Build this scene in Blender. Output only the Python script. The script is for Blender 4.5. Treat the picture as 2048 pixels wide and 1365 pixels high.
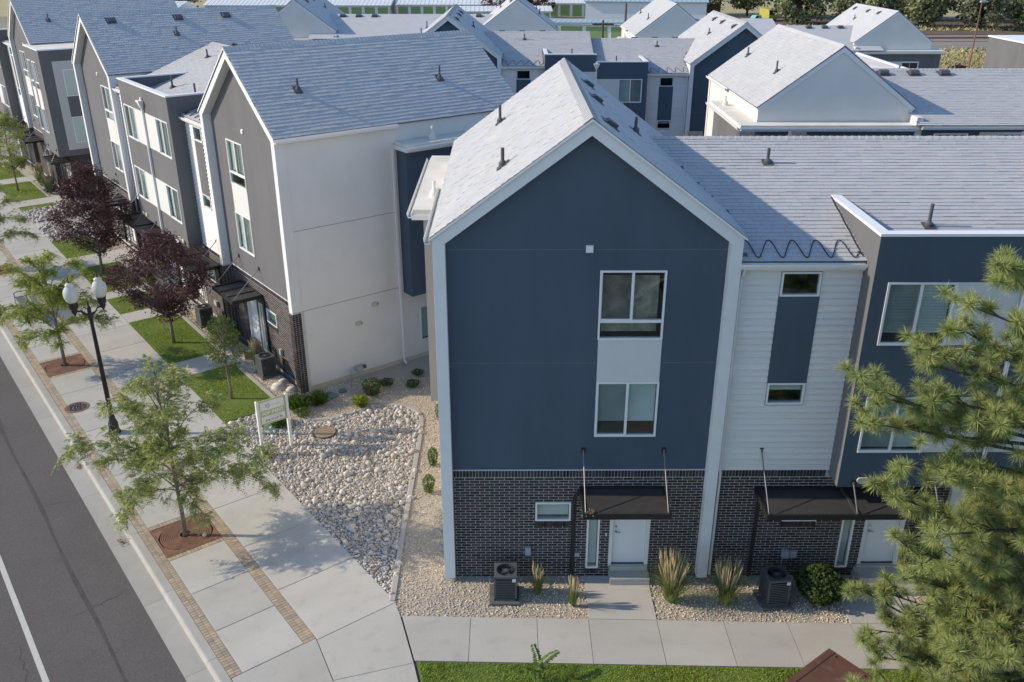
import bpy, math, random
import numpy as np
from mathutils import Vector, Matrix

for _o in list(bpy.data.objects):
    bpy.data.objects.remove(_o, do_unlink=True)
scene = bpy.context.scene
COL = scene.collection
R = math.radians

# ------------------------------------------------------------------ camera
cam_data = bpy.data.cameras.new('camera')
cam = bpy.data.objects.new('camera', cam_data)
COL.objects.link(cam)
cam.location = (0, 0, 15.4)
cam.rotation_euler = (R(90 - 24.28), 0, R(-0.30))
cam_data.sensor_width = 36.0
cam_data.lens = 31.254
cam_data.clip_start = 0.1
cam_data.clip_end = 3000
scene.camera = cam

# ------------------------------------------------------------------ sky, sun, exposure
SUN_EL = R(29.0)
SUN_AZ = R(178.5)          # direction towards the sun, counter-clockwise from +X
world = bpy.data.worlds.new('World')
scene.world = world
world.use_nodes = True
wn = world.node_tree.nodes
wl = world.node_tree.links
for n in list(wn):
    wn.remove(n)
sky = wn.new('ShaderNodeTexSky')
sky.sky_type = 'NISHITA'
sky.sun_disc = False
sky.sun_elevation = SUN_EL
sky.sun_rotation = R(90) - SUN_AZ      # node measures clockwise from +Y
sky.air_density = 1.0
sky.dust_density = 0.3
sky.ozone_density = 3.0
bg = wn.new('ShaderNodeBackground')
bg.inputs['Strength'].default_value = 0.15
wo = wn.new('ShaderNodeOutputWorld')
wl.new(sky.outputs[0], bg.inputs['Color'])
wl.new(bg.outputs[0], wo.inputs['Surface'])

sun_d = bpy.data.lights.new('sun', 'SUN')
sun_d.energy = 3.15
sun_d.angle = R(0.53)
sun_d.color = (1.0, 0.86, 0.67)
sun = bpy.data.objects.new('sun', sun_d)
COL.objects.link(sun)
sdir = Vector((math.cos(SUN_EL) * math.cos(SUN_AZ), math.cos(SUN_EL) * math.sin(SUN_AZ), math.sin(SUN_EL)))
sun.rotation_euler = (-sdir).to_track_quat('-Z', 'Y').to_euler()
sun.location = (-30, 0, 40)

vs = scene.view_settings
vs.view_transform = 'Standard'
vs.look = 'None'
vs.exposure = 0.66
vs.gamma = 1.0
vs.use_curve_mapping = False
scene.cycles.max_bounces = 6
scene.cycles.diffuse_bounces = 3
scene.cycles.glossy_bounces = 3
scene.cycles.transmission_bounces = 4
scene.cycles.transparent_max_bounces = 8

# ------------------------------------------------------------------ helpers
rng = np.random.default_rng(11)
random.seed(5)


class MB:
    """Collects geometry; u -> a + b*u (b = -1 mirrors), z -> z + dz."""

    def __init__(s, a=0.0, b=1, dz=0.0):
        s.a, s.b, s.dz = a, b, dz
        s.V, s.F, s.Rn, s.n = [], [], [], 0

    def add(s, verts, faces, rnd=None):
        v = np.array(verts, dtype=np.float64).reshape(-1, 3).copy()
        v[:, 0] = s.a + s.b * v[:, 0]
        v[:, 2] += s.dz
        if isinstance(faces, np.ndarray):
            groups = [faces]
        else:
            d = {}
            for f in faces:
                d.setdefault(len(f), []).append(f)
            groups = [np.array(g) for g in d.values()]
        for i, g in enumerate(groups):
            g = g.astype(np.int64)
            if s.b < 0:
                g = g[:, ::-1]
            s.F.append(g + s.n)
            if rnd is None:
                rr = np.full(len(g), random.random())
            elif np.isscalar(rnd):
                rr = np.full(len(g), float(rnd))
            else:
                rr = np.asarray(rnd, float)
            s.Rn.append(rr)
        s.V.append(v)
        s.n += len(v)
        return s

    def box(s, x0, x1, y0, y1, z0, z1, rnd=None):
        x0, x1 = min(x0, x1), max(x0, x1)
        y0, y1 = min(y0, y1), max(y0, y1)
        z0, z1 = min(z0, z1), max(z0, z1)
        v = [(x0, y0, z0), (x1, y0, z0), (x1, y1, z0), (x0, y1, z0), (x0, y0, z1), (x1, y0, z1), (x1, y1, z1), (x0, y1, z1)]
        return s.add(v, np.array(BOXF), rnd)

    def boxes(s, arr, rnd=None):
        """arr (N,6): x0,x1,y0,y1,z0,z1"""
        a = np.asarray(arr, float)
        if len(a) == 0:
            return s
        x0, x1, y0, y1, z0, z1 = a.T
        v = np.stack([np.stack(t, -1) for t in ((x0, y0, z0), (x1, y0, z0), (x1, y1, z0), (x0, y1, z0), (x0, y0, z1), (x1, y0, z1), (x1, y1, z1), (x0, y1, z1))], 1).reshape(-1, 3)
        f = (np.array(BOXF)[None] + 8 * np.arange(len(a))[:, None, None]).reshape(-1, 4)
        rr = rng.random(len(a)) if rnd is None else rnd
        return s.add(v, f, np.repeat(rr, 6))

    def prism(s, poly, plane, c0, c1, rnd=None):
        """Extrude a 2D polygon. plane 'uz' along v, 'vz' along u, 'uv' along z."""
        n = len(poly)

        def P(p, c):
            if plane == 'uz':
                return (p[0], c, p[1])
            if plane == 'vz':
                return (c, p[0], p[1])
            return (p[0], p[1], c)
        area = sum(poly[i][0] * poly[(i + 1) % n][1] - poly[(i + 1) % n][0] * poly[i][1] for i in range(n))
        poly = list(poly)
        flip = area < 0
        if plane == 'uz':
            flip = not flip
        if flip:
            poly.reverse()
        lo, hi = min(c0, c1), max(c0, c1)
        v = [P(p, lo) for p in poly] + [P(p, hi) for p in poly]
        f = [tuple(range(n - 1, -1, -1)), tuple(range(n, 2 * n))]
        for i in range(n):
            j = (i + 1) % n
            f.append((i, j, n + j, n + i))
        return s.add(v, f, rnd)

    def tube(s, pts, rad, n=8, cap=True, rnd=None):
        pts = [Vector(p) for p in pts]
        if not hasattr(rad, '__len__'):
            rad = [rad] * len(pts)
        V, F = [], []
        prev = None
        for i, p in enumerate(pts):
            t = (pts[min(i + 1, len(pts) - 1)] - pts[max(i - 1, 0)])
            if t.length < 1e-9:
                t = Vector((0, 0, 1))
            t.normalize()
            if prev is None:
                x = t.orthogonal().normalized()
            else:
                x = (prev - t * prev.dot(t))
                x = x.normalized() if x.length > 1e-6 else t.orthogonal().normalized()
            prev = x
            y = t.cross(x)
            for k in range(n):
                a = 2 * math.pi * k / n
                V.append(p + (x * math.cos(a) + y * math.sin(a)) * rad[i])
        for i in range(len(pts) - 1):
            for k in range(n):
                k2 = (k + 1) % n
                F.append((i * n + k, i * n + k2, (i + 1) * n + k2, (i + 1) * n + k))
        if cap:
            F.append(tuple(range(n - 1, -1, -1)))
            F.append(tuple((len(pts) - 1) * n + k for k in range(n)))
        return s.add([tuple(v) for v in V], F, rnd)

    def lathe(s, prof, cx=0, cy=0, n=16, rnd=None, cap=True):
        """prof list of (r,z) bottom to top"""
        V, F = [], []
        for r, z in prof:
            for k in range(n):
                a = 2 * math.pi * k / n
                V.append((cx + r * math.cos(a), cy + r * math.sin(a), z))
        m = len(prof)
        for i in range(m - 1):
            for k in range(n):
                k2 = (k + 1) % n
                F.append((i * n + k, i * n + k2, (i + 1) * n + k2, (i + 1) * n + k))
        if cap:
            F.append(tuple(range(n - 1, -1, -1)))
            F.append(tuple((m - 1) * n + k for k in range(n)))
        return s.add(V, F, rnd)

    def mesh(s, name, smooth=False):
        me = bpy.data.meshes.new(name)
        if not s.V:
            return me
        V = np.concatenate(s.V)
        starts, loops, c = [], [], 0
        for g in s.F:
            m, k = g.shape
            starts.append(c + k * np.arange(m))
            loops.append(g.reshape(-1))
            c += m * k
        L = np.concatenate(loops).astype(np.int32)
        S = np.concatenate(starts).astype(np.int32)
        me.vertices.add(len(V))
        me.loops.add(len(L))
        me.polygons.add(len(S))
        me.vertices.foreach_set('co', V.astype(np.float32).reshape(-1))
        me.loops.foreach_set('vertex_index', L)
        me.polygons.foreach_set('loop_start', S)
        me.polygons.foreach_set('use_smooth', np.full(len(S), bool(smooth), dtype=bool))
        at = me.attributes.new('rnd', 'FLOAT', 'FACE')
        at.data.foreach_set('value', np.concatenate(s.Rn).astype(np.float32))
        me.update(calc_edges=True)
        return me

    def build(s, name, mat, parent=None, smooth=False, kind=None, label=None, loc=None, rz=0.0):
        me = s.mesh(name, smooth)
        me.materials.append(mat)
        o = bpy.data.objects.new(name, me)
        COL.objects.link(o)
        if loc is not None:
            o.location = loc
            o.rotation_euler = (0, 0, rz)
        if parent is not None:
            o.parent = parent
        if kind:
            o['kind'] = kind
        if label:
            o['label'] = label
        return o


BOXF = [(0, 3, 2, 1), (4, 5, 6, 7), (0, 1, 5, 4), (1, 2, 6, 5), (2, 3, 7, 6), (3, 0, 4, 7)]


def tag(o, label, cat, group=None):
    o['label'] = label
    o['category'] = cat
    if group:
        o['group'] = group
    return o


def empty(name, loc, rz=0.0):
    o = bpy.data.objects.new(name, None)
    o.empty_display_size = 0.3
    COL.objects.link(o)
    o.location = loc
    o.rotation_euler = (0, 0, rz)
    return o


def copy_tree(o, parent=None):
    c = o.copy()
    COL.objects.link(c)
    c.parent = parent
    for ch in list(o.children):
        copy_tree(ch, c)
    return c


def inst(name, me, loc, rot=(0, 0, 0), scale=(1, 1, 1), parent=None):
    o = bpy.data.objects.new(name, me)
    COL.objects.link(o)
    o.location = loc
    o.rotation_euler = rot
    o.scale = scale
    o.parent = parent
    return o


# street frame: s along the street (away), p across towards the houses
SA = R(37.27)
SD = np.array([-math.sin(SA), math.cos(SA), 0.0])
PD = np.array([math.cos(SA), math.sin(SA), 0.0])
C0 = np.array([-7.634, 29.467, 0.0])


def W(s_, p_, z_=0.0):
    v = C0 + s_ * SD + p_ * PD
    return (float(v[0]), float(v[1]), float(z_))


STREET_ROT = SA + R(90)      # local x = along +s, local y = -p


# ------------------------------------------------------------------ materials
MATS = {}


def lin(h):
    c = [int(h[i:i + 2], 16) / 255 for i in (0, 2, 4)]
    return tuple(x / 12.92 if x <= 0.04045 else ((x + 0.055) / 1.055) ** 2.4 for x in c)


def mat(name, col, rough=0.8, col2=None, nscale=6.0, namt=0.25, bump=0.0, bscale=40.0, rnd=0.0, rcol=None, metal=0.0,
        spec=0.3, fine=0.0, fscale=150.0, trans=0.0, stretch=None, stain=None):
    """Procedural surface. col/col2 mixed by noise, per-piece value change by the 'rnd' attribute / object random."""
    m = bpy.data.materials.new(name)
    m.use_nodes = True
    nt = m.node_tree
    N, L = nt.nodes, nt.links
    for n in list(N):
        N.remove(n)
    out = N.new('ShaderNodeOutputMaterial')
    bs = N.new('ShaderNodeBsdfPrincipled')
    bs.inputs['Roughness'].default_value = rough
    bs.inputs['Metallic'].default_value = metal
    bs.inputs['Specular IOR Level'].default_value = spec
    tc = N.new('ShaderNodeTexCoord')
    vec = tc.outputs['Object']
    if stretch:
        mp = N.new('ShaderNodeMapping')
        mp.inputs['Scale'].default_value = stretch
        L.new(vec, mp.inputs['Vector'])
        vec = mp.outputs[0]
    nz = N.new('ShaderNodeTexNoise')
    nz.inputs['Scale'].default_value = nscale
    nz.inputs['Detail'].default_value = 6
    nz.inputs['Roughness'].default_value = 0.6
    L.new(vec, nz.inputs['Vector'])
    mx = N.new('ShaderNodeMix')
    mx.data_type = 'RGBA'
    c2 = col2 if col2 else tuple(min(1, x * (1 - namt)) for x in col)
    mx.inputs[6].default_value = (*col, 1)
    mx.inputs[7].default_value = (*c2, 1)
    rp = N.new('ShaderNodeMapRange')
    rp.inputs['From Min'].default_value = 0.3
    rp.inputs['From Max'].default_value = 0.7
    L.new(nz.outputs['Fac'], rp.inputs['Value'])
    L.new(rp.outputs[0], mx.inputs[0])
    cur = mx.outputs[2]
    if stain:
        n3 = N.new('ShaderNodeTexNoise')
        n3.inputs['Scale'].default_value = stain[1]
        n3.inputs['Detail'].default_value = 4
        L.new(tc.outputs['Object'], n3.inputs['Vector'])
        r3 = N.new('ShaderNodeMapRange')
        r3.inputs['From Min'].default_value = stain[2]
        r3.inputs['From Max'].default_value = stain[3]
        r3.inputs['To Max'].default_value = stain[4]
        L.new(n3.outputs['Fac'], r3.inputs['Value'])
        m3 = N.new('ShaderNodeMix')
        m3.data_type = 'RGBA'
        m3.inputs[7].default_value = (*stain[0], 1)
        L.new(r3.outputs[0], m3.inputs[0])
        L.new(cur, m3.inputs[6])
        cur = m3.outputs[2]
    if fine:
        nf = N.new('ShaderNodeTexNoise')
        nf.inputs['Scale'].default_value = fscale
        nf.inputs['Detail'].default_value = 2
        L.new(tc.outputs['Object'], nf.inputs['Vector'])
        hf = N.new('ShaderNodeMapRange')
        hf.inputs['From Min'].default_value = 0.25
        hf.inputs['From Max'].default_value = 0.75
        hf.inputs['To Min'].default_value = 1 - fine
        hf.inputs['To Max'].default_value = 1 + fine
        L.new(nf.outputs['Fac'], hf.inputs['Value'])
        vm = N.new('ShaderNodeVectorMath')
        vm.operation = 'SCALE'
        L.new(cur, vm.inputs[0])
        L.new(hf.outputs[0], vm.inputs['Scale'])
        cur = vm.outputs[0]
    if rnd or rcol:
        at = N.new('ShaderNodeAttribute')
        at.attribute_name = 'rnd'
        oi = N.new('ShaderNodeObjectInfo')
        ad = N.new('ShaderNodeMath')
        ad.operation = 'ADD'
        L.new(at.outputs['Fac'], ad.inputs[0])
        L.new(oi.outputs['Random'], ad.inputs[1])
        fr = N.new('ShaderNodeMath')
        fr.operation = 'FRACT'
        L.new(ad.outputs[0], fr.inputs[0])
        if rcol:
            cr = N.new('ShaderNodeValToRGB')
            els = cr.color_ramp.elements
            while len(els) < len(rcol):
                els.new(0.5)
            for i, c in enumerate(rcol):
                els[i].position = i / max(1, len(rcol) - 1)
                els[i].color = (*c, 1)
            L.new(fr.outputs[0], cr.inputs[0])
            m2 = N.new('ShaderNodeMix')
            m2.data_type = 'RGBA'
            m2.blend_type = 'MULTIPLY'
            m2.inputs[0].default_value = 1.0
            L.new(cur, m2.inputs[6])
            L.new(cr.outputs[0], m2.inputs[7])
            cur = m2.outputs[2]
        if rnd:
            # a second decorrelated value for brightness
            mu = N.new('ShaderNodeMath')
            mu.operation = 'MULTIPLY'
            mu.inputs[1].default_value = 7.31
            L.new(fr.outputs[0], mu.inputs[0])
            f2 = N.new('ShaderNodeMath')
            f2.operation = 'FRACT'
            L.new(mu.outputs[0], f2.inputs[0])
            mr = N.new('ShaderNodeMapRange')
            mr.inputs['To Min'].default_value = 1 - rnd
            mr.inputs['To Max'].default_value = 1 + rnd
            L.new(f2.outputs[0], mr.inputs['Value'])
            vm2 = N.new('ShaderNodeVectorMath')
            vm2.operation = 'SCALE'
            L.new(cur, vm2.inputs[0])
            L.new(mr.outputs[0], vm2.inputs['Scale'])
            cur = vm2.outputs[0]
    L.new(cur, bs.inputs['Base Color'])
    if bump:
        nb = N.new('ShaderNodeTexNoise')
        nb.inputs['Scale'].default_value = bscale
        nb.inputs['Detail'].default_value = 4
        L.new(tc.outputs['Object'], nb.inputs['Vector'])
        bp = N.new('ShaderNodeBump')
        bp.inputs['Strength'].default_value = bump
        bp.inputs['Distance'].default_value = 0.02
        L.new(nb.outputs['Fac'], bp.inputs['Height'])
        L.new(bp.outputs[0], bs.inputs['Normal'])
    if trans:
        tr = N.new('ShaderNodeBsdfTranslucent')
        L.new(cur, tr.inputs['Color'])
        ms = N.new('ShaderNodeMixShader')
        ms.inputs[0].default_value = trans
        L.new(bs.outputs[0], ms.inputs[1])
        L.new(tr.outputs[0], ms.inputs[2])
        L.new(ms.outputs[0], out.inputs['Surface'])
    else:
        L.new(bs.outputs[0], out.inputs['Surface'])
    MATS[name] = m
    return m


def glass_mat(name, tint, refl=0.06):
    m = bpy.data.materials.new(name)
    m.use_nodes = True
    nt = m.node_tree
    N, L = nt.nodes, nt.links
    for n in list(N):
        N.remove(n)
    out = N.new('ShaderNodeOutputMaterial')
    tr = N.new('ShaderNodeBsdfTransparent')
    tr.inputs['Color'].default_value = (*tint, 1)
    gl = N.new('ShaderNodeBsdfGlossy')
    gl.inputs['Roughness'].default_value = 0.03
    gl.inputs['Color'].default_value = (0.88, 0.95, 0.94, 1)
    tc = N.new('ShaderNodeTexCoord')
    nz = N.new('ShaderNodeTexNoise')
    nz.inputs['Scale'].default_value = 1.3
    L.new(tc.outputs['Object'], nz.inputs['Vector'])
    bp = N.new('ShaderNodeBump')
    bp.inputs['Strength'].default_value = 0.06
    bp.inputs['Distance'].default_value = 0.1
    L.new(nz.outputs['Fac'], bp.inputs['Height'])
    L.new(bp.outputs[0], gl.inputs['Normal'])
    lw = N.new('ShaderNodeLayerWeight')
    lw.inputs['Blend'].default_value = 0.5
    pw = N.new('ShaderNodeMath')
    pw.operation = 'POWER'
    pw.inputs[1].default_value = 4.0
    L.new(lw.outputs['Facing'], pw.inputs[0])
    ad = N.new('ShaderNodeMath')
    ad.operation = 'MULTIPLY_ADD'
    ad.inputs[1].default_value = 0.8
    ad.inputs[2].default_value = 0.03 + refl
    L.new(pw.outputs[0], ad.inputs[0])
    ms = N.new('ShaderNodeMixShader')
    L.new(ad.outputs[0], ms.inputs[0])
    L.new(tr.outputs[0], ms.inputs[1])
    L.new(gl.outputs[0], ms.inputs[2])
    L.new(ms.outputs[0], out.inputs['Surface'])
    MATS[name] = m
    return m


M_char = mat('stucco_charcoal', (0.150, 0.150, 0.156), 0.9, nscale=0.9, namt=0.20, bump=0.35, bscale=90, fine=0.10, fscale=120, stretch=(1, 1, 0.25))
M_char_shade = mat('stucco_charcoal_shade', (0.078, 0.108, 0.143), 0.9, nscale=0.8, namt=0.20, bump=0.35, bscale=90, fine=0.10, fscale=120, stretch=(1, 1, 0.25))  # charcoal stucco again, with its blue shade put into the colour
M_lgrey = mat('stucco_light_grey', (0.52, 0.51, 0.49), 0.9, nscale=1.2, namt=0.06, bump=0.2, bscale=90)
M_reveal = mat('stucco_reveal', (0.17, 0.19, 0.215), 0.9)
M_grey = mat('stucco_grey', (0.30, 0.285, 0.27), 0.9, nscale=1.2, namt=0.08, bump=0.3, bscale=90, fine=0.06, stretch=(1, 1, 0.25))
M_white = mat('stucco_white', (0.69, 0.66, 0.62), 0.9, nscale=0.9, namt=0.07, bump=0.3, bscale=80, fine=0.03, fscale=60,
              stain=((0.50, 0.46, 0.40), 1.1, 0.56, 0.85, 0.15))
M_panel = mat('panel_white', (0.62, 0.615, 0.60), 0.85, nscale=2.0, namt=0.05, bump=0.2, bscale=90, fine=0.03)
M_trim = mat('trim_white', (0.70, 0.70, 0.69), 0.7, nscale=3.0, namt=0.06, bump=0.12, bscale=60)
M_metal_w = mat('white_metal', (0.76, 0.76, 0.75), 0.45, nscale=4.0, namt=0.05, spec=0.5)
M_gutter_in = mat('gutter_inside', (0.42, 0.42, 0.30), 0.9, nscale=3, namt=0.35, fine=0.2, fscale=40)
M_siding = mat('siding_board', (0.70, 0.68, 0.65), 0.75, nscale=3.0, namt=0.05, bump=0.12, bscale=30, rnd=0.03, stretch=(0.3, 1, 6))
M_membrane = mat('roof_membrane', (0.74, 0.71, 0.65), 0.8, nscale=0.8, namt=0.14, col2=(0.58, 0.54, 0.46), bump=0.08, bscale=8)
M_mortar = mat('mortar', (0.56, 0.535, 0.50), 0.95, nscale=20, namt=0.2, bump=0.4, bscale=120)
M_brick = mat('brick_dark', (0.055, 0.049, 0.050), 0.75, nscale=25, namt=0.25, bump=0.5, bscale=90, fine=0.15, fscale=100, rnd=0.42,
              rcol=[(1.0, 0.95, 0.95), (1.35, 1.1, 1.0), (0.8, 0.9, 1.05), (1.15, 0.85, 0.75), (0.7, 0.7, 0.75), (1.5, 1.3, 1.25)])
M_deck = mat('roof_felt', (0.17, 0.175, 0.185), 0.95, nscale=8, namt=0.2)
M_shingle = mat('shingle', (0.465, 0.47, 0.475), 0.95, nscale=1.1, namt=0.08, bump=0.5, bscale=160, fine=0.13, fscale=140, rnd=0.035,
                rcol=[(1, 1, 1.0), (1.03, 1.0, 0.98), (0.96, 0.98, 1.0), (1.0, 1.0, 1.02)])
M_black = mat('black_steel', (0.016, 0.016, 0.017), 0.5, nscale=8, namt=0.3, spec=0.5)
M_canroof = mat('canopy_sheet', (0.055, 0.052, 0.05), 0.5, nscale=5, namt=0.3, spec=0.5, fine=0.1, fscale=30)
M_rod = mat('rod_steel', (0.22, 0.21, 0.21), 0.45, metal=0.6)
M_glass = glass_mat('window_glass', (0.90, 0.945, 0.94), 0.02)
def screen_mat():
    m = bpy.data.materials.new('insect_screen')
    m.use_nodes = True
    N, L = m.node_tree.nodes, m.node_tree.links
    for n in list(N):
        N.remove(n)
    out = N.new('ShaderNodeOutputMaterial')
    tr = N.new('ShaderNodeBsdfTransparent')
    df = N.new('ShaderNodeBsdfDiffuse')
    df.inputs['Color'].default_value = (0.10, 0.105, 0.105, 1)
    ms = N.new('ShaderNodeMixShader')
    ms.inputs[0].default_value = 0.17
    L.new(tr.outputs[0], ms.inputs[1])
    L.new(df.outputs[0], ms.inputs[2])
    L.new(ms.outputs[0], out.inputs['Surface'])
    return m


M_screen = screen_mat()
M_blind = mat('blind_slat', (0.64, 0.68, 0.645), 0.7, nscale=3, namt=0.06)
M_room = mat('room_dark', (0.07, 0.065, 0.055), 0.95, nscale=1.5, namt=0.5)
M_refl = mat('painted_reflection', (0.55, 0.47, 0.37), 0.9, col2=(0.13, 0.11, 0.095), nscale=2.2, namt=0.5)  # pane reflection painted as tan and dark mottling
M_door = mat('door_white', (0.72, 0.72, 0.72), 0.5, nscale=2, namt=0.04)
M_chrome = mat('door_metal', (0.45, 0.43, 0.40), 0.3, metal=1.0)
M_beige = mat('beige_plastic', (0.52, 0.47, 0.36), 0.6, nscale=6, namt=0.1)
M_vent = mat('vent_pipe', (0.10, 0.10, 0.11), 0.6, nscale=6, namt=0.3)
M_cable = mat('heat_cable', (0.012, 0.013, 0.016), 0.5)
M_conc = mat('concrete', (0.45, 0.432, 0.39), 0.9, nscale=0.8, namt=0.15, bump=0.25, bscale=120, fine=0.07, fscale=30, rnd=0.05,
             stain=((0.30, 0.28, 0.24), 2.3, 0.56, 0.8, 0.55), stretch=(1.0, 0.35, 1))
M_gutterpan = mat('gutter_concrete', (0.385, 0.37, 0.33), 0.92, nscale=1.2, namt=0.15, bump=0.3, bscale=100, fine=0.08, fscale=60, rnd=0.05,
                  stain=((0.30, 0.27, 0.22), 1.5, 0.52, 0.8, 0.5))
M_curb = mat('curb_concrete', (0.385, 0.37, 0.335), 0.9, nscale=1.5, namt=0.14, bump=0.3, bscale=100, fine=0.06, rnd=0.05,
             stain=((0.36, 0.33, 0.28), 2.2, 0.55, 0.8, 0.5))
M_conc2 = mat('walk_concrete', (0.45, 0.43, 0.388), 0.9, nscale=0.8, namt=0.15, bump=0.25, bscale=120, fine=0.07, fscale=30, rnd=0.05,
              stain=((0.31, 0.29, 0.25), 1.9, 0.57, 0.8, 0.5), stretch=(0.35, 1.0, 1))
M_joint = mat('joint_dirt', (0.12, 0.115, 0.10), 1.0, nscale=10, namt=0.4)
M_paver = mat('paver', (0.41, 0.345, 0.26), 0.9, nscale=12, namt=0.2, bump=0.3, bscale=120, fine=0.08, fscale=90, rnd=0.12,
              rcol=[(1.0, 1.0, 1.0), (0.98, 0.9, 0.85), (1.08, 1.03, 0.9), (0.8, 0.82, 0.85), (1.0, 0.96, 0.92)])
M_rust = mat('rusty_iron', (0.25, 0.135, 0.09), 0.85, nscale=5, namt=0.35, bump=0.2, bscale=60, fine=0.15, fscale=60)
M_rust_d = mat('rusty_iron_slot', (0.055, 0.03, 0.022), 0.95, nscale=5, namt=0.35)
M_asph = mat('asphalt', (0.118, 0.107, 0.102), 0.95, nscale=0.45, namt=0.16, bump=0.8, bscale=60, fine=0.30, fscale=42)
M_asph2 = mat('asphalt_seam', (0.098, 0.089, 0.086), 0.95, nscale=3, namt=0.3, bump=0.8, bscale=220, fine=0.35, fscale=230)
M_paint = mat('road_paint', (0.56, 0.55, 0.50), 0.85, nscale=18, namt=0.18, bump=0.5, bscale=220, fine=0.12, fscale=200)
M_gravel = mat('gravel_bed', (0.52, 0.46, 0.37), 1.0, nscale=30, namt=0.4, bump=1.0, bscale=70, fine=0.3, fscale=80)
M_pebble = mat('pebble', (0.66, 0.59, 0.48), 0.95, nscale=10, namt=0.15, rnd=0.3,
               rcol=[(1.0, 1.0, 1.0), (1.12, 1.05, 0.95), (0.85, 0.85, 0.88), (1.1, 0.95, 0.82), (0.95, 0.9, 0.85)])
M_stone = mat('river_stone', (0.54, 0.515, 0.475), 0.9, nscale=9, namt=0.15, bump=0.3, bscale=60, rnd=0.22, fine=0.08, fscale=60,
              rcol=[(1.0, 0.98, 0.95), (0.85, 0.88, 0.95), (1.15, 1.05, 0.9), (0.95, 0.88, 0.85), (1.12, 1.12, 1.1)])
M_soil = mat('soil', (0.34, 0.31, 0.26), 1.0, nscale=6, namt=0.4, bump=0.8, bscale=50)
M_turf = mat('turf_soil', (0.16, 0.21, 0.045), 1.0, nscale=5, namt=0.4)
M_grass = mat('grass_blade', (0.25, 0.355, 0.06), 0.8, nscale=1.4, col2=(0.31, 0.365, 0.08), namt=0.3, rnd=0.25, trans=0.3,
              rcol=[(0.7, 0.8, 0.75), (0.95, 1.0, 0.9), (1.1, 1.05, 0.9), (1.5, 1.25, 0.95)])
M_ground = mat('ground_dirt', (0.20, 0.17, 0.135), 1.0, nscale=0.06, col2=(0.27, 0.235, 0.18), bump=0.3, bscale=3)
M_dry = mat('dry_grass', (0.42, 0.35, 0.19), 1.0, nscale=0.25, col2=(0.34, 0.31, 0.15), namt=0.3, fine=0.2, fscale=2.0, rnd=0.2)
M_track = mat('ballast', (0.26, 0.22, 0.20), 1.0, nscale=0.4, namt=0.2, fine=0.2, fscale=3)
M_track2 = mat('brown_dirt', (0.155, 0.115, 0.09), 1.0, nscale=0.15, namt=0.3, fine=0.2, fscale=2)
M_far_road = mat('far_road', (0.22, 0.215, 0.205), 0.95, nscale=0.3, namt=0.15)
M_bark_l = mat('bark_grey', (0.24, 0.21, 0.18), 0.95, nscale=12, namt=0.35, bump=0.5, bscale=30)
M_bark_d = mat('bark_dark', (0.085, 0.07, 0.06), 0.95, nscale=12, namt=0.35, bump=0.5, bscale=30)
M_locust = mat('locust_leaf', (0.30, 0.35, 0.145), 0.7, nscale=1.0, col2=(0.37, 0.385, 0.14), rnd=0.25, trans=0.42,
               rcol=[(0.8, 0.95, 0.9), (1.0, 1.0, 0.9), (1.25, 1.15, 0.7), (0.9, 1.0, 0.95)])
M_locust2 = mat('locust_leaf_bright', (0.26, 0.33, 0.055), 0.7, nscale=1.0, col2=(0.31, 0.35, 0.065), rnd=0.22, trans=0.4,
                rcol=[(0.85, 0.98, 0.9), (1.0, 1.0, 0.9), (1.2, 1.12, 0.7), (0.9, 1.0, 0.95)])
M_plum = mat('plum_leaf', (0.105, 0.052, 0.055), 0.6, nscale=1.2, col2=(0.07, 0.038, 0.043), rnd=0.35, trans=0.22, spec=0.2,
             rcol=[(0.8, 0.8, 0.85), (1.2, 1.05, 1.0), (1.0, 0.95, 1.0), (1.4, 1.25, 1.1)])
M_greenleaf = mat('green_leaf', (0.10, 0.14, 0.040), 0.7, nscale=1.5, col2=(0.13, 0.165, 0.05), rnd=0.25, trans=0.3)
M_shrub = mat('shrub_leaf', (0.090, 0.15, 0.028), 0.7, nscale=3, col2=(0.13, 0.19, 0.04), rnd=0.3, trans=0.25)
M_shrub_d = mat('shrub_leaf_dark', (0.045, 0.08, 0.024), 0.65, nscale=3, col2=(0.06, 0.095, 0.025), rnd=0.35, trans=0.2,
                rcol=[(0.9, 1, 1), (1.2, 1.1, 0.9), (1, 1, 0.9), (1.5, 1.25, 0.8)])
M_reedg = mat('reed_blade', (0.21, 0.27, 0.075), 0.8, nscale=4, namt=0.3, rnd=0.3, trans=0.3)
M_reedp = mat('reed_plume', (0.50, 0.42, 0.235), 0.9, nscale=4, namt=0.2, rnd=0.2, trans=0.2)
M_needle = mat('pine_needle', (0.265, 0.315, 0.115), 0.6, nscale=0.8, col2=(0.315, 0.35, 0.13), rnd=0.3, trans=0.25, spec=0.4,
               rcol=[(0.85, 0.95, 0.9), (1.05, 1.0, 0.85), (0.95, 1.0, 0.95), (1.2, 1.12, 0.9)])
M_tanlid = mat('tan_iron', (0.34, 0.25, 0.16), 0.85, nscale=6, namt=0.25, bump=0.2, bscale=60)
M_cone = mat('pine_bud', (0.42, 0.27, 0.13), 0.8, nscale=8, namt=0.2)
M_far_leaf = mat('far_leaf', (0.20, 0.23, 0.11), 0.85, nscale=0.2, col2=(0.25, 0.27, 0.125), rnd=0.35, trans=0.2)
M_far_leaf2 = mat('far_leaf_olive', (0.21, 0.225, 0.145), 0.85, nscale=0.2, col2=(0.25, 0.26, 0.155), rnd=0.35, trans=0.2)
M_lampblack = mat('lamp_black', (0.012, 0.012, 0.014), 0.4, nscale=6, namt=0.3, spec=0.5)
M_globe = mat('globe_acrylic', (0.68, 0.68, 0.63), 0.12, nscale=2, namt=0.06, trans=0.35, spec=0.6)
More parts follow.
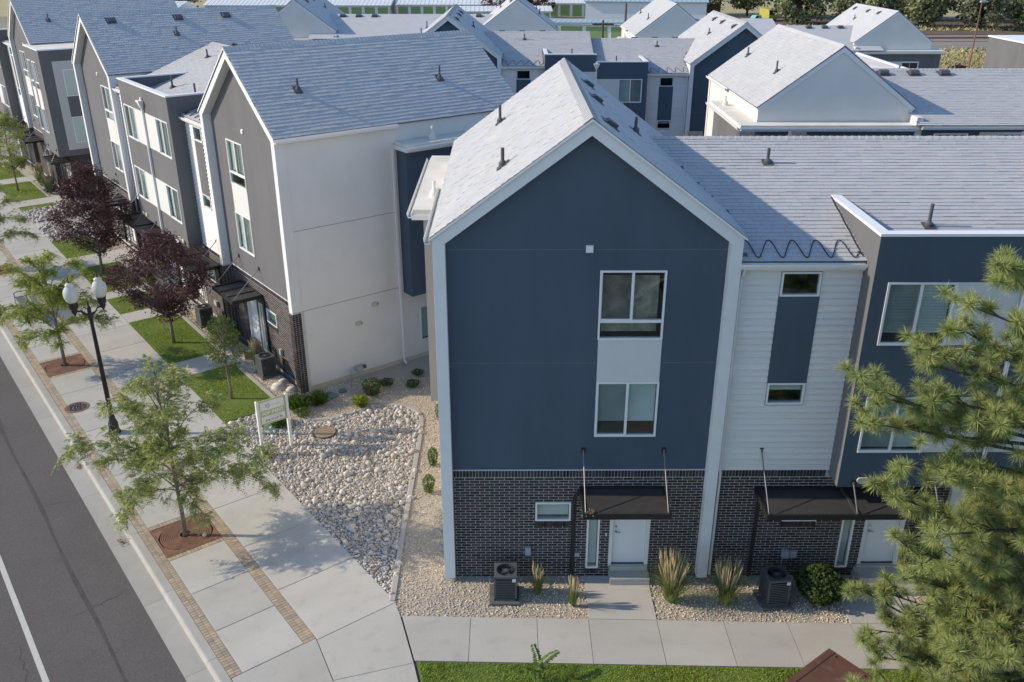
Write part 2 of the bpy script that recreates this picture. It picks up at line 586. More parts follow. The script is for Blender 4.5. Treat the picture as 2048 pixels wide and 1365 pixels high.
M_ac = mat('ac_grey', (0.085, 0.095, 0.098), 0.55, nscale=5, namt=0.12, spec=0.4)
M_ac_d = mat('ac_dark', (0.022, 0.026, 0.03), 0.6, nscale=5, namt=0.2)
M_pad = mat('ac_pad', (0.13, 0.125, 0.12), 0.95, nscale=8, namt=0.3, fine=0.1)
M_boxg = mat('utility_grey', (0.36, 0.38, 0.38), 0.5, nscale=5, namt=0.1)
M_greenlid = mat('green_lid', (0.11, 0.20, 0.175), 0.7, nscale=6, namt=0.2)
M_signg = mat('sign_green', (0.42, 0.47, 0.24), 0.6, nscale=4, namt=0.05)
M_signw = mat('sign_white', (0.70, 0.70, 0.69), 0.5, nscale=4, namt=0.04)
M_signt = mat('sign_grey_ink', (0.22, 0.24, 0.26), 0.6)
M_brownbox = mat('brown_paint', (0.135, 0.070, 0.052), 0.55, nscale=2.5, namt=0.25, fine=0.06, fscale=60, stain=((0.26, 0.19, 0.15), 3.0, 0.62, 0.75, 0.5))
M_card = mat('cardboard', (0.34, 0.22, 0.13), 0.9, nscale=6, namt=0.15)
M_greenwall = mat('green_door', (0.22, 0.32, 0.13), 0.6, nscale=0.5, namt=0.08)
M_metalroof = mat('metal_roof', (0.66, 0.68, 0.68), 0.5, nscale=0.3, namt=0.08)
M_blueroof = mat('blue_roof', (0.34, 0.44, 0.48), 0.6, nscale=0.2, namt=0.1)
M_wood = mat('pole_wood', (0.14, 0.11, 0.085), 0.95, nscale=3, namt=0.3)
M_yellow = mat('truck_yellow', (0.45, 0.42, 0.10), 0.4, nscale=1, namt=0.1)
M_teal = mat('truck_teal', (0.22, 0.45, 0.42), 0.4, nscale=1, namt=0.1)
M_tyre = mat('tyre', (0.02, 0.02, 0.02), 0.9)
M_carwhite = mat('vehicle_white', (0.68, 0.68, 0.66), 0.4, nscale=1, namt=0.06)
M_darkglass = mat('dark_glass', (0.02, 0.025, 0.03), 0.15, spec=0.6)

# ------------------------------------------------------------------ building pieces
def wall_holes(mb, u0, u1, z0, z1, v0, v1, holes):
    """Wall slab with rectangular openings (hu0,hu1,hz0,hz1)."""
    us = sorted({u0, u1, *[min(max(h[0], u0), u1) for h in holes], *[min(max(h[1], u0), u1) for h in holes]})
    for i in range(len(us) - 1):
        a, b = us[i], us[i + 1]
        if b - a < 1e-5:
            continue
        m = (a + b) / 2
        cuts = sorted([(max(h[2], z0), min(h[3], z1)) for h in holes if h[0] < m < h[1] and h[3] > z0 and h[2] < z1])
        z = z0
        for c in cuts:
            if c[0] - z > 1e-4:
                mb.box(a, b, v0, v1, z, c[0], 0.5)
            z = max(z, c[1])
        if z1 - z > 1e-4:
            mb.box(a, b, v0, v1, z, z1, 0.5)


class Half:
    """One half of a row: transform (a, b, dz) and the parent object."""

    def __init__(s, parent, a, b, dz, detail, budget):
        s.parent, s.a, s.b, s.dz, s.detail = parent, a, b, dz, detail
        s.budget = budget
        s.name = parent.name.split('.')[0]
        s.char = M_char
        s.fv = -.25

    def mb(s):
        return MB(s.a, s.b, s.dz)

    def pt(s, u, v, z):
        return (s.a + s.b * u, v, z + s.dz)


def take(h, key, n):
    k = min(h.budget.get(key, 0), n)
    h.budget[key] = h.budget.get(key, 0) - k
    return k


def piece_field(h, arr, key, name, stuff_name, matr, centre=None, parent=None):
    """arr (N,6) boxes: the first budget[key] as objects of their own, the others joined."""
    parent = parent or h.parent
    arr = np.asarray(arr, float)
    if len(arr) == 0:
        return
    k = min(h.budget.get(key, 0), len(arr))
    if k:
        h.budget[key] -= k
        if centre is not None:
            c = arr.reshape(-1, 3, 2).mean(2)
            order = np.argsort(np.abs(c - np.array(centre)).sum(1))
            arr = arr[order]
        cache = {}
        for a in arr[:k]:
            d = (round(a[1] - a[0], 3), round(a[3] - a[2], 3), round(a[5] - a[4], 3))
            if d not in cache:
                m = MB()
                m.box(-d[0] / 2, d[0] / 2, -d[1] / 2, d[1] / 2, -d[2] / 2, d[2] / 2, 0.0)
                me = m.mesh(name)
                me.materials.append(matr)
                cache[d] = me
            inst(name, cache[d], h.pt((a[0] + a[1]) / 2, (a[2] + a[3]) / 2, (a[4] + a[5]) / 2), parent=parent)
    rest = arr[k:]
    if len(rest):
        m = h.mb()
        m.boxes(rest)
        m.build(stuff_name, matr, parent, kind='stuff')


def brick_boxes(u0, u1, z0, z1, holes, v=-0.003, L=0.25, Hc=0.0813, gap=0.017, depth=0.03):
    out = []
    nr = int((z1 - z0) / Hc)
    for r in range(nr):
        za = z0 + r * Hc
        zb = za + Hc - gap
        off = 0 if r % 2 == 0 else -L / 2
        u = u0 + off
        while u < u1:
            a, b = max(u, u0), min(u + L - gap, u1)
            segs = [(a, b)]
            for hu0, hu1, hz0, hz1 in holes:
                if zb > hz0 + 0.01 and za < hz1 - 0.01:
                    ns = []
                    for (p, q) in segs:
                        if q <= hu0 or p >= hu1:
                            ns.append((p, q))
                        else:
                            if hu0 - p > 0.02:
                                ns.append((p, hu0))
                            if q - hu1 > 0.02:
                                ns.append((hu1, q))
                    segs = ns
            for p, q in segs:
                if q - p > 0.02:
                    jt = random.uniform(-0.0015, 0.0015)
                    out.append((p, q, v + jt, v + depth, za, zb))
            u += L
    return out


def soldier_boxes(u0, u1, z0, z1, v=-0.008, wd=0.0813, gap=0.013):
    out = []
    u = u0
    while u + wd <= u1 + 0.02:
        out.append((u, u + wd - gap, v + random.uniform(-.003, .003), v + 0.045, z0, z1))
        u += wd
    return out


def window(h, u0, u1, z0, z1, v, cols=2, transom=None, blind=1.0, slat=0.068, painted_refl=False, depth=0.9, parent=None, fw=0.045, two=False):
    """Frame (proud of the wall) > pane, blind, room behind."""
    f = h.mb()
    vf, vb = v - 0.028, v + 0.07
    f.box(u0, u0 + fw, vf, vb, z0, z1, .5)
    f.box(u1 - fw, u1, vf, vb, z0, z1, .5)
    f.box(u0 + fw, u1 - fw, vf - .004, vb, z0, z0 + fw, .5)
    f.box(u0 + fw, u1 - fw, vf, vb, z1 - fw, z1, .5)
    zt0 = z0 + fw
    if transom:
        f.box(u0 + fw, u1 - fw, vf + .003, vb, transom - .035, transom + .035, .5)
        zt0 = transom + .035
    if cols == 2:
        um = (u0 + u1) / 2
        f.box(um - .03, um + .03, vf + .006, vb, zt0, z1 - fw, .5)
        # inner sash rail on the sliding side
        f.box(u0 + fw, u0 + fw + .02, vf + .02, vb, zt0, z1 - fw, .5)
        f.box(u0 + fw + .02, um - .03, vf + .02, vb, zt0, zt0 + .02, .5)
    fo = f.build('window', M_metal_w, parent or h.parent)
    g = h.mb()
    g.box(u0 + fw, u1 - fw, v + 0.012, v + 0.018, z0 + fw, z1 - fw, .5)
    g.build('pane', M_glass, fo)
    if h.detail >= 1:
        r = h.mb()
        w0, w1 = v + 0.20, v + depth
        e = 0.004
        r.add([(u0 + e, w0, z0 + e), (u1 - e, w0, z0 + e), (u1 - e, w1, z0 + e), (u0 + e, w1, z0 + e), (u0 + e, w0, z1 - e), (u1 - e, w0, z1 - e), (u1 - e, w1, z1 - e), (u0 + e, w1, z1 - e)],
              [(0, 1, 2, 3), (4, 7, 6, 5), (1, 5, 6, 2), (2, 6, 7, 3), (3, 7, 4, 0)], .5)
        r.build('room', M_room, fo)
    else:
        r = h.mb()
        r.box(u0 + fw, u1 - fw, v + 0.12, v + 0.14, z0 + fw, z1 - fw, .5)
        r.build('room', M_room, fo)
    if cols == 2 and h.detail >= 1:
        um = (u0 + u1) / 2
        sc = h.mb()
        sc.box(u0 + fw + .02, um - .03, v + .002, v + .004, zt0 + .02, z1 - fw, .5)
        sc.build('insect_screen', M_screen, fo)
    if blind > .9 and h.detail >= 1:
        blind = random.choice((1.0, 1.0, 1.0, .88, .7))
    if blind > 0.02:
        b = h.mb()
        zb = z1 - fw - (z1 - z0 - 2 * fw) * blind
        if h.detail >= 1:
            zs = np.arange(z1 - fw - .05, zb, -slat)
            arr = []
            for z in zs:
                t = .010 if slat > .09 else slat * .70
                V = [(u0 + fw + .01, v + .09, z), (u1 - fw - .01, v + .09, z), (u1 - fw - .01, v + .125, z + t), (u0 + fw + .01, v + .125, z + t)]
                b.add(V + [(p[0], p[1], p[2] + .0035) for p in V], np.array(BOXF), .5)
            b.box(u0 + fw + .01, u1 - fw - .01, v + .085, v + .13, z1 - fw - .04, z1 - fw, .5)
        else:
            b.box(u0 + fw + .01, u1 - fw - .01, v + .09, v + .10, zb, z1 - fw, .5)
        b.build('blind', M_blind, fo)
    if painted_refl:
        p = h.mb()
        p.box(u0 + .10, u1 - .12, v + .22, v + .225, z0 + .12, z1 - .2, .5)  # stands behind the pane to carry the painted reflection
        p.build('sheet', M_refl, fo)
    return fo


def door(h, u0, u1, z0, z1, v, hinge_right=True):
    """Jamb > leaf, handle, deadbolt."""
    f = h.mb()
    w = 0.09
    f.box(u0, u0 + w, v - .02, v + .14, z0, z1, .5)
    f.box(u1 - w, u1, v - .02, v + .14, z0, z1, .5)
    f.box(u0 + w, u1 - w, v - .02, v + .14, z1 - w, z1, .5)
    fo = f.build('door', M_trim, h.parent)
    l = h.mb()
    l.box(u0 + w + .004, u1 - w - .004, v + .06, v + .105, z0 + .012, z1 - w - .004, .5)
    lo = l.build('leaf', M_door, fo)
    k = h.mb()
    k.tube([(u0 + w + .09, v + .065, z0 + 1.16), (u0 + w + .09, v + .045, z0 + 1.16)], .03, 10)
    k.build('deadbolt', M_chrome, fo)
    k = h.mb()
    k.tube([(u0 + w + .09, v + .065, z0 + 1.0), (u0 + w + .09, v + .045, z0 + 1.0)], .028, 10)
    k.tube([(u0 + w + .09, v + .045, z0 + 1.0), (u0 + w + .09, v + .015, z0 + 1.0)], .014, 8)
    k.box(u0 + w + .085, u0 + w + .2, v + .005, v + .022, z0 + .988, z0 + 1.012, .5)
    k.build('handle', M_chrome, fo)
    t = h.mb()
    t.box(u0 + w, u1 - w, v - .01, v + .13, z0 - .03, z0 + .01, .5)
    t.build('threshold', M_vent, fo)
    return fo


def canopy(h, u0, u1, v, z, dep=1.25, rods=None, bars=(), rod_top=3.85, rod_v=0.0, mid_rod=None):
    """Steel tray: beams, sheet, rods with anchors. v = wall face."""
    f = h.mb()
    zb, zt = z - 0.0, z + 0.14
    f.box(u0, u1, v - dep, v - dep + .05, zb, zt, .5)
    f.box(u0, u0 + .05, v - dep + .05, v - .02, zb + .002, zt - .002, .5)
    f.box(u1 - .05, u1, v - dep + .05, v - .02, zb + .002, zt - .002, .5)
    f.box(u0 + .05, u1 - .05, v - .07, v - .02, zb, zt + .01, .5)
    fo = f.build('canopy', M_black, h.parent)
    s = h.mb()
    s.box(u0 + .05, u1 - .05, v - dep + .05, v - .07, zt - .075, zt - .055, .5)
    s.build('roof_sheet', M_canroof, fo)
    if bars:
        for b in bars:
            m = h.mb()
            m.box(b - .035, b + .035, v - dep + .05, v - .07, zt - .053, zt - .012, .5)
            m.build('crossbar', M_canroof, fo)
    for (ru, rv, rz) in (rods or []):
        m = h.mb()
        p0, p1 = (ru, v - dep + .06, zt - .01), (ru, rv - .03, rz)
        m.tube([p0, p1], .017, 8)
        for p in (p0, p1):
            m.box(p[0] - .022, p[0] + .022, p[1] - .03, p[1] + .03, p[2] - .04, p[2] + .04, .5)
        m.build('rod', M_rod, fo)
        m = h.mb()
        m.box(ru - .05, ru + .05, rv - .022, rv - .002, rz - .075, rz + .075, .5)
        m.build('anchor', M_black, fo)
    if h.detail >= 2:
        m = h.mb()
        for i in range(int((u1 - u0) / .42)):
            uu = u0 + .25 + i * .42
            m.tube([(uu, v - dep + .06, zt), (uu, v - dep + .06, zt + .012)], .011, 6)
        m.build('bolt', M_chrome, fo, kind='stuff')
    return fo


def gutter(h, pts, size=0.13, name='gutter', parent=None, inside=True):
    """K-style gutter along a straight line p0->p1 (local u,v,z of the inner back top edge); n = outward unit (u,v)."""
    (p0, p1, n) = pts
    d = Vector((p1[0] - p0[0], p1[1] - p0[1], 0)).normalized()
    nn = Vector((n[0], n[1], 0))
    prof = [(0, 0), (0, -size), (size * .7, -size), (size * .95, -size * .45), (size, -.012), (size, 0), (size - .012, 0), (size - .014, -.03),
            (size * .62, -size * .75), (.014, -size * .75), (.014, 0)]
    V = []
    for P in (p0, p1):
        for (a, z) in prof:
            q = Vector(P) + nn * a + Vector((0, 0, z))
            V.append(tuple(q))
    k = len(prof)
    F = []
    for i in range(k):
        j = (i + 1) % k
        F.append((i, j, k + j, k + i))
    F.append(tuple(range(k - 1, -1, -1)))
    F.append(tuple(range(k, 2 * k)))
    m = h.mb()
    cross = d.cross(nn)
    if cross.z < 0:
        F = [tuple(reversed(f)) for f in F]
    m.add(V, F, .5)
    g = m.build(name, M_metal_w, parent or h.parent)
    m = h.mb()
    q0, q1 = Vector(p0) + nn * .02, Vector(p1) + nn * .02
    r0, r1 = Vector(p0) + nn * (size * .7), Vector(p1) + nn * (size * .7)
    z = Vector((0, 0, -size * .6))
    Vs = [tuple(q0 + z), tuple(r0 + z), tuple(r1 + z), tuple(q1 + z)]
    m.add(Vs, [(0, 1, 2, 3) if cross.z < 0 else (3, 2, 1, 0)], .5)
    m.build('debris', M_gutter_in, g)
    return g


def downspout(h, u, v, z0, z1, n=(0, -1), size=.075, parent=None, kick=True, head=False, name='downspout'):
    m = h.mb()
    a = .045
    nu, nv = n
    cu, cv = u + nu * (a + .01), v + nv * (a + .01)
    m.box(cu - size / 2, cu + size / 2, cv - size / 2, cv + size / 2, z0 + (.12 if kick else 0), z1, .5)
    if kick:
        du, dv = nu * .16, nv * .16
        V = []
        for (zz, ou, ov) in ((z0 + .14, 0, 0), (z0 + .02, du, dv)):
            for sx, sy in ((-1, -1), (1, -1), (1, 1), (-1, 1)):
                V.append((cu + ou + sx * size / 2, cv + ov + sy * size / 2, zz))
        m.add(V, [(0, 1, 5, 4), (1, 2, 6, 5), (2, 3, 7, 6), (3, 0, 4, 7), (4, 5, 6, 7)], .5)
    o = m.build(name, M_metal_w, parent or h.parent)
    if head:
        m = h.mb()
        w = .17
        V = [(cu - .08, cv - .07, z1 - .02), (cu + .08, cv - .07, z1 - .02), (cu + .08, cv + .05, z1 - .02), (cu - .08, cv + .05, z1 - .02),
             (cu - w, cv - .15, z1 + .22), (cu + w, cv - .15, z1 + .22), (cu + w, cv + .05, z1 + .22), (cu - w, cv + .05, z1 + .22)]
        m.add(V, np.array(BOXF), .5)
        m.box(cu - w - .02, cu + w + .02, cv - .17, cv + .05, z1 + .22, z1 + .30, .5)
        m.box(cu - .06, cu + .06, cv - .02, cv + .05, z1 + .30, z1 + .42, .5)
        m.build('conductor_head', M_metal_w, o)
    return o


def shingles(h, org, du, up, width, length, skip=None, key='shingle', name='shingle', cap_top=True, expo=0.165, parent=None, sw=(.25, .42), centre=None):
    """Shingle courses on a plane. org = lower corner (u,v,z); du unit along the eave, up unit up the slope."""
    org, du, up = Vector(org), Vector(du).normalized(), Vector(up).normalized()
    nrm = du.cross(up)
    if nrm.z < 0:
        nrm = -nrm
    nr = int(length / expo) + 1
    quads, keep = [], []
    th = 0.012
    for r in range(nr):
        y0 = r * expo
        y1 = min(y0 + expo * 1.06, length)
        if y1 - y0 < .02:
            continue
        x = -random.random() * sw[1]
        while x < width:
            wd = random.uniform(*sw)
            a, b = max(x, 0), min(x + wd - .006, width)
            x += wd
            if b - a < .03:
                continue
            c = org + du * ((a + b) / 2) + up * ((y0 + y1) / 2)
            if skip and skip(c.x, c.y, c.z):
                continue
            dy = random.choice((0, 0, 0, -.008))
            quads.append((a, b, y0 + dy, y1, th * random.choice((1.0, 1.0, 1.1, 1.2, 1.7))))
    if not quads:
        return
    q = np.array(quads)
    O, D, U, Nn = (np.array(t) for t in (org, du, up, nrm))

    def corner(xa, ya, hgt):
        return O + xa[:, None] * D + ya[:, None] * U + hgt[:, None] * Nn
    a, b, y0, y1, t = q.T
    lift = t * 0 + .003
    bottom = np.stack([corner(a, y0, t * 0), corner(b, y0, t * 0), corner(b, y1, t * 0), corner(a, y1, t * 0)], 1)
    top = np.stack([corner(a, y0, t + .004), corner(b, y0, t + .004), corner(b, y1, lift), corner(a, y1, lift)], 1)
    V = np.concatenate([bottom, top], 1)                      # N,8,3
    F = np.array([(4, 5, 6, 7), (0, 1, 5, 4), (1, 2, 6, 5), (3, 0, 4, 7)])
    if (D[0] * U[1] - D[1] * U[0]) * 1.0 < 0 or np.cross(D, U)[2] < 0:
        F = F[:, ::-1]
    k = min(h.budget.get(key, 0), len(q))
    idx = np.arange(len(q))
    if k and centre is not None:
        cc = V.mean(1)
        idx = np.argsort(((cc - np.array(centre)) ** 2).sum(1))
    if k:
        h.budget[key] -= k
        for i in idx[:k]:
            m = h.mb()
            ce = V[i].mean(0)
            o3 = Vector(h.pt(*ce))
            m2 = MB(0, h.b, 0)
            m2.add(V[i] - ce, F, 0.0)
            m2.build(name, M_shingle, parent or h.parent, loc=o3)
    rest = idx[k:]
    m = h.mb()
    m.add(V[rest].reshape(-1, 3), (F[None] + 8 * np.arange(len(rest))[:, None, None]).reshape(-1, 4), np.repeat(rng.random(len(rest)), 4))
    m.build('shingle_field', M_shingle, parent or h.parent, kind='stuff')


def ridge_caps(h, p0, p1, hw=.16, slope=.742, step=.16, name='ridge_cap_row'):
    """Folded caps along a ridge."""
    p0, p1 = Vector(p0), Vector(p1)
    d = (p1 - p0)
    L = d.length
    d.normalize()
    sde = Vector((d.y, -d.x, 0))
    m = h.mb()
    n = int(L / step)
    for i in range(n):
        a = p0 + d * (i * step)
        b = p0 + d * ((i + 1) * step + .02)
        e0, e1 = .022, .006
        V = []
        for P, e in ((a, e0), (b, e1)):
            V += [tuple(P + sde * hw + Vector((0, 0, -hw * slope + e))), tuple(P + Vector((0, 0, e + .01))), tuple(P - sde * hw + Vector((0, 0, -hw * slope + e)))]
        V += [tuple(a + sde * hw + Vector((0, 0, -hw * slope - .01))), tuple(a + Vector((0, 0, -.01))), tuple(a - sde * hw + Vector((0, 0, -hw * slope - .01)))]
        F = [(0, 3, 4, 1), (1, 4, 5, 2), (6, 0, 1, 7), (7, 1, 2, 8)]
        m.add(V, F, random.random())
    m.build(name, M_shingle, h.parent, kind='stuff')


def vent_pipe(h, u, v, z, hh=.42, white=False, slope=0.0):
    m = h.mb()
    if white:
        m.lathe([(.15, z - .02), (.14, z + .10), (.07, z + .22), (.05, z + .24), (.05, z + hh), (.0, z + hh)], u, v, 12, .5)
        return m.build('vent_pipe', M_membrane, h.parent)
    m.lathe([(.10, z - .05), (.09, z + .08), (.05, z + .13), (.042, z + .14), (.042, z + hh), (.0, z + hh)], u, v, 10, .5)
    o = m.build('vent_pipe', M_vent, h.parent)
    m = h.mb()
    w = .14
    su, sv = (slope if isinstance(slope, tuple) else (0, slope))
    V = [(u + a * w, v + b * w, z + .02 + (a * w) * su + (b * w) * sv) for a, b in ((-1, -1), (1, -1), (1, 1), (-1, 1))]
    V += [(p[0], p[1], p[2] + .012) for p in V]
    m.add(V, np.array(BOXF), .5)
    m.build('flashing', M_vent, o)
    return o


def box_vent(h, c, du, up, w=.34, l=.36, hh=.17):
    c, du, up = Vector(c), Vector(du).normalized(), Vector(up).normalized()
    nrm = du.cross(up)
    if nrm.z < 0:
        nrm = -nrm
    m = h.mb()
    def P(a, b, e):
        return tuple(c + du * a + up * b + nrm * e)
    prof = [(-l / 2, 0.02), (-l / 2, .11), (-l * .3, hh), (l * .25, hh * .95), (l / 2, .03)]
    V = [P(-w / 2, b, e) for b, e in prof] + [P(w / 2, b, e) for b, e in prof]
    k = len(prof)
    F = [tuple(range(k)), tuple(range(2 * k - 1, k - 1, -1))] + [(i, k + i, k + i + 1, i + 1) for i in range(k - 1)]
    m.add(V, F, .5)
    Vb = [P(a * (w / 2 + .08), b * (l / 2 + .08), e) for e in (.02, .03) for a, b in ((-1, -1), (1, -1), (1, 1), (-1, 1))]
    m.add(Vb, np.array(BOXF), .5)
    return m.build('roof_vent', M_vent, h.parent)


# profile of the houses (metres): shared by every row
GW = 6.88          # gable house width
APEX, EAVE = 11.98, 9.43
SL = (APEX - EAVE) / (GW / 2)
GD = 10.0          # depth of the gable house
WEV, WEZ, WRV, WRZ = -0.12, 8.80, 5.5, 10.42
WSL = (WRZ - WEZ) / (WRV - WEV)
BT = 3.28          # top of the brick
U_BAY, U_MID = 9.72, 13.10
BV = -0.65


def gable_roof_z(u):
    return APEX - abs(u - GW / 2) * SL


def gable_house(h, legs_to_ground=True, outer=True, front_win=True, canopy_on=True, bump_col=None, side_win=True, painted_refl=False):
    mb = h.mb
    par = h.parent
    det = h.detail
    # ---- front stucco with window openings
    w3 = (3.76, 5.28, 6.86, 8.58)
    w2 = (3.78, 5.29, 4.25, 5.75)
    holes = [w3, w2] if front_win else []
    m = mb()
    m_dark = m
    t = .20
    # rectangle, then the triangle above it
    wall_holes(m, .201, GW - .201, BT, EAVE - .12, 0, t, holes)
    ztop = EAVE - .12
    half = GW / 2 - .03
    m.prism([(.201, ztop), (GW - .201, ztop), (GW - .201, gable_roof_z(GW - .201) - .10), (GW / 2, APEX - .12), (.201, gable_roof_z(.201) - .10)], 'uz', 0, t, .5)
    m.build('front_wall', h.char, par)
    # control joints (thin reveals)
    if det >= 1:
        for z in (6.25, 9.07):
            segs = [(.28, GW - .28)] if z > 9 else [(.28, 3.74), (5.31, GW - .28)]
            m = mb()
            for a, b in segs:
                m.box(a, b, -.003, .01, z, z + .012, .5)
            m.build('control_joint', M_reveal, par)
        m = mb()
        m.box(3.78, 5.28, -.012, .03, 5.752, 6.858, .5)
        m.build('spandrel_panel', M_panel, par)
        m = mb()
        m.box(3.43, 3.57, -.05, .02, 9.02, 9.16, .5)
        m.box(3.415, 3.585, -.02, .02, 9.005, 9.175, .5)
        m.build('wall_vent', M_metal_w, par)
    if front_win:
        window(h, *w3, 0, cols=2, transom=7.33, blind=0.0 if painted_refl else 1.0, slat=.10 if painted_refl else .068, painted_refl=painted_refl)
        window(h, *w2, 0, cols=2, blind=.76 if painted_refl else 1.0)
    # ---- brick storey
    bh = [(2.36, 3.27, 1.75, 2.31), (3.70, 4.03, .24, 2.33), (4.29, 5.34, .33, 2.42)]
    m = mb()
    e = .006
    wall_holes(m, .201, GW - .201, -.6, BT - .002, .004, t, bh)
    m.build('brick_backing', M_mortar, par)
    if det >= 2:
        arr = brick_boxes(.20, GW - .20, -.0316, 3.062, [(a - .005, b + .005, c, d + .005) for a, b, c, d in bh])
        piece_field(h, arr, 'brick', 'brick', 'brick_field', M_brick, centre=(3.2, 0, 1.3))
        arr = soldier_boxes(.20, GW - .20, 3.068, 3.272) + soldier_boxes(2.34, 3.29, 1.57, 1.742, v=-.03) + soldier_boxes(3.66, 4.07, .07, .235, v=-.03)
        piece_field(h, arr, 'soldier', 'soldier_brick', 'soldier_course', M_brick, centre=(3, 0, 3.1))
        m = mb()
        m.box(.27, GW - .27, -.03, .0, BT - .004, BT + .012, .5)
        m.build('brick_cap', M_trim, par)
    else:
        m = mb()
        m.box(.2, GW - .2, -.012, .003, 0.0, 3.2, .5)
        m.build('brick_face', M_brick, par)
    window(h, *bh[0], 0.0, cols=1, blind=.9)
    window(h, *bh[1], 0.0, cols=1, blind=1.0)
    door(h, *bh[2], 0.03)
    # ---- white frame round the gable front
    fv = h.fv
    tw = .27
    leg0 = .10 if legs_to_ground else 3.2
    ti = tw * .8
    m = mb()
    oe = EAVE - .02
    outer_poly_l = [(0, leg0), (0, oe), (GW / 2, APEX - .02), (GW / 2, APEX - .02 - .30), (tw, oe - .12), (tw, leg0)]
    m.prism(outer_poly_l, 'uz', fv, .025, .5)
    m.prism([(GW - x, z) for x, z in outer_poly_l], 'uz', fv, .025, .5)
    m.build('gable_frame', M_trim, par)
    if outer:
        m = mb()
        m.box(-.006, .02, fv + .03, .035, leg0 + .01, EAVE - .16, .5)
        m.build('wall_return', M_white, par)
    if not legs_to_ground and det >= 1:
        for ua, ub in ((-.03, tw + .02), (GW - tw - .02, GW + .03)):
            m = mb()
            m.box(ua + .012, ub - .012, fv - .02 + .012, .1, -.4, 3.19, .5)
            m.build('pier_backing', M_mortar, par)
            arr = []
            for r in range(39):
                z = r * .0813
                if r % 2:
                    arr.append((ua, ub, fv - .02, fv + .06, z, z + .069))
                else:
                    arr.append((ua, ua + .10, fv - .02, fv + .06, z, z + .069))
                    arr.append((ua + .112, ub, fv - .02, fv + .06, z, z + .069))
                for vv in (fv + .075, fv + .20):
                    arr.append((ua, ua + .05, vv, min(vv + .11, .02), z, z + .069))
                    arr.append((ub - .05, ub, vv, min(vv + .11, .02), z, z + .069))
            m = mb()
            m.boxes(np.array(arr))
            m.build('brick_pier', M_brick, par, kind='stuff')
    # ---- side walls and back
    for ua, ub in ((0.028, .2), (GW - .2, GW - .028)):
        m = mb()
        hs = []
        if ua < .1 and outer and side_win:
            wall = [(t, -.8), (GD, -.8), (GD, EAVE - .05), (t, EAVE - .05)]
            hv = (4.98, 6.25, .70, 2.18)
            # wall split round the window opening
            for v0, v1, z0, z1 in ((.027, hv[0], -.8, EAVE - .05), (hv[1], GD, -.8, EAVE - .05), (hv[0], hv[1], -.8, hv[2]), (hv[0], hv[1], hv[3], EAVE - .05)):
                m.box(ua, ub, v0, v1, z0, z1, .5)
        else:
            m.box(ua, ub, .027, GD, -.8, EAVE - .05, .5)
        m.build('side_wall', M_white, par)
    if outer and side_win:
        # side window facing outwards
        fr = mb()
        v0, v1, z0, z1 = 4.98, 6.25, .70, 2.18
        for b in ((v0, v0 + .05, z0, z1), (v1 - .05, v1, z0, z1), (v0 + .05, v1 - .05, z0, z0 + .05), (v0 + .05, v1 - .05, z1 - .05, z1)):
            fr.box(.0, .1, b[0], b[1], b[2], b[3], .5)
        fo = fr.build('window', M_metal_w, par)
        g = mb()
        g.box(.045, .05, v0 + .05, v1 - .05, z0 + .05, z1 - .05, .5)
        g.build('pane', M_glass, fo)
        g = mb()
        for z in np.arange(z1 - .08, z0 + .05, -.05):
            g.box(.10, .135, v0 + .055, v1 - .055, z, z + .03, .5)
        g.build('blind', M_blind, fo)
        g = mb()
        g.box(.19, .21, v0 + .03, v1 - .03, z0, z1, .5)
        g.build('room', M_room, fo)
    m = mb()
    m.prism([(.03, -.8), (GW - .03, -.8), (GW - .03, 8.5), (.03, 8.5)], 'uz', GD - .2, GD + .02, .5)
    m.build('back_wall', h.char, par)
    m = mb()
    m.prism([(.024, 8.5), (GW - .024, 8.5), (GW - .024, gable_roof_z(GW - .024) - .1), (GW / 2, APEX - .12), (.024, gable_roof_z(.024) - .1)], 'uz', GD - .2, GD + .007, .5)
    m.build('back_gable', M_white, par)
    m = mb()
    m.box(GW - .12, GW + .16, GD - .3, GD + .835, 2.9, 9.12, .5)
    m.build('rear_return', M_white, par)
    m = mb()
    bt = .22
    for sgn in (0, 1):
        P = [(-.03, EAVE + .0), (GW / 2, APEX - .02), (GW / 2, APEX - .02 - bt), (-.03 + .16, EAVE - bt + .10), (-.03, EAVE - .10)]
        if sgn:
            P = [(GW - x, z) for x, z in P]
        m.prism(P, 'uz', GD + .0071, GD + .05, .5)
    m.build('back_fascia', M_trim, par)
    # ---- roof: two slabs
    vr0, vr1 = fv - .03, GD + .06
    for sgn in (0, 1):
        m = mb()
        P = [(-.06, EAVE - .06 * SL), (GW / 2, APEX), (GW / 2, APEX + .045), (-.06, EAVE - .06 * SL + .045)]
        if sgn:
            P = [(GW - x, z) for x, z in P]
        m.prism(P, 'uz', vr0, vr1, .5)
        m.build('roof', M_deck, par)
        # drip edge
        m = mb()
        P = [(-.07, EAVE - .07 * SL - .02), (GW / 2, APEX - .02), (GW / 2, APEX + .03), (-.07, EAVE - .07 * SL + .03)]
        if sgn:
            P = [(GW - x, z) for x, z in P]
        m.prism(P, 'uz', vr0 - .012, vr0 - .002, .5)
        m.build('drip_edge', M_metal_w, par)
    sl_len = math.hypot(GW / 2 + .06, (GW / 2 + .06) * SL)

    def wz(v):
        return WEZ + (v - WEV) * WSL if v <= WRV else WRZ - (v - WRV) * WSL

    def skip_in(u, v, z):      # inner slope covered by the wing roof
        return u > GW / 2 and z < wz(v) - .12 and -.1 < v < 11
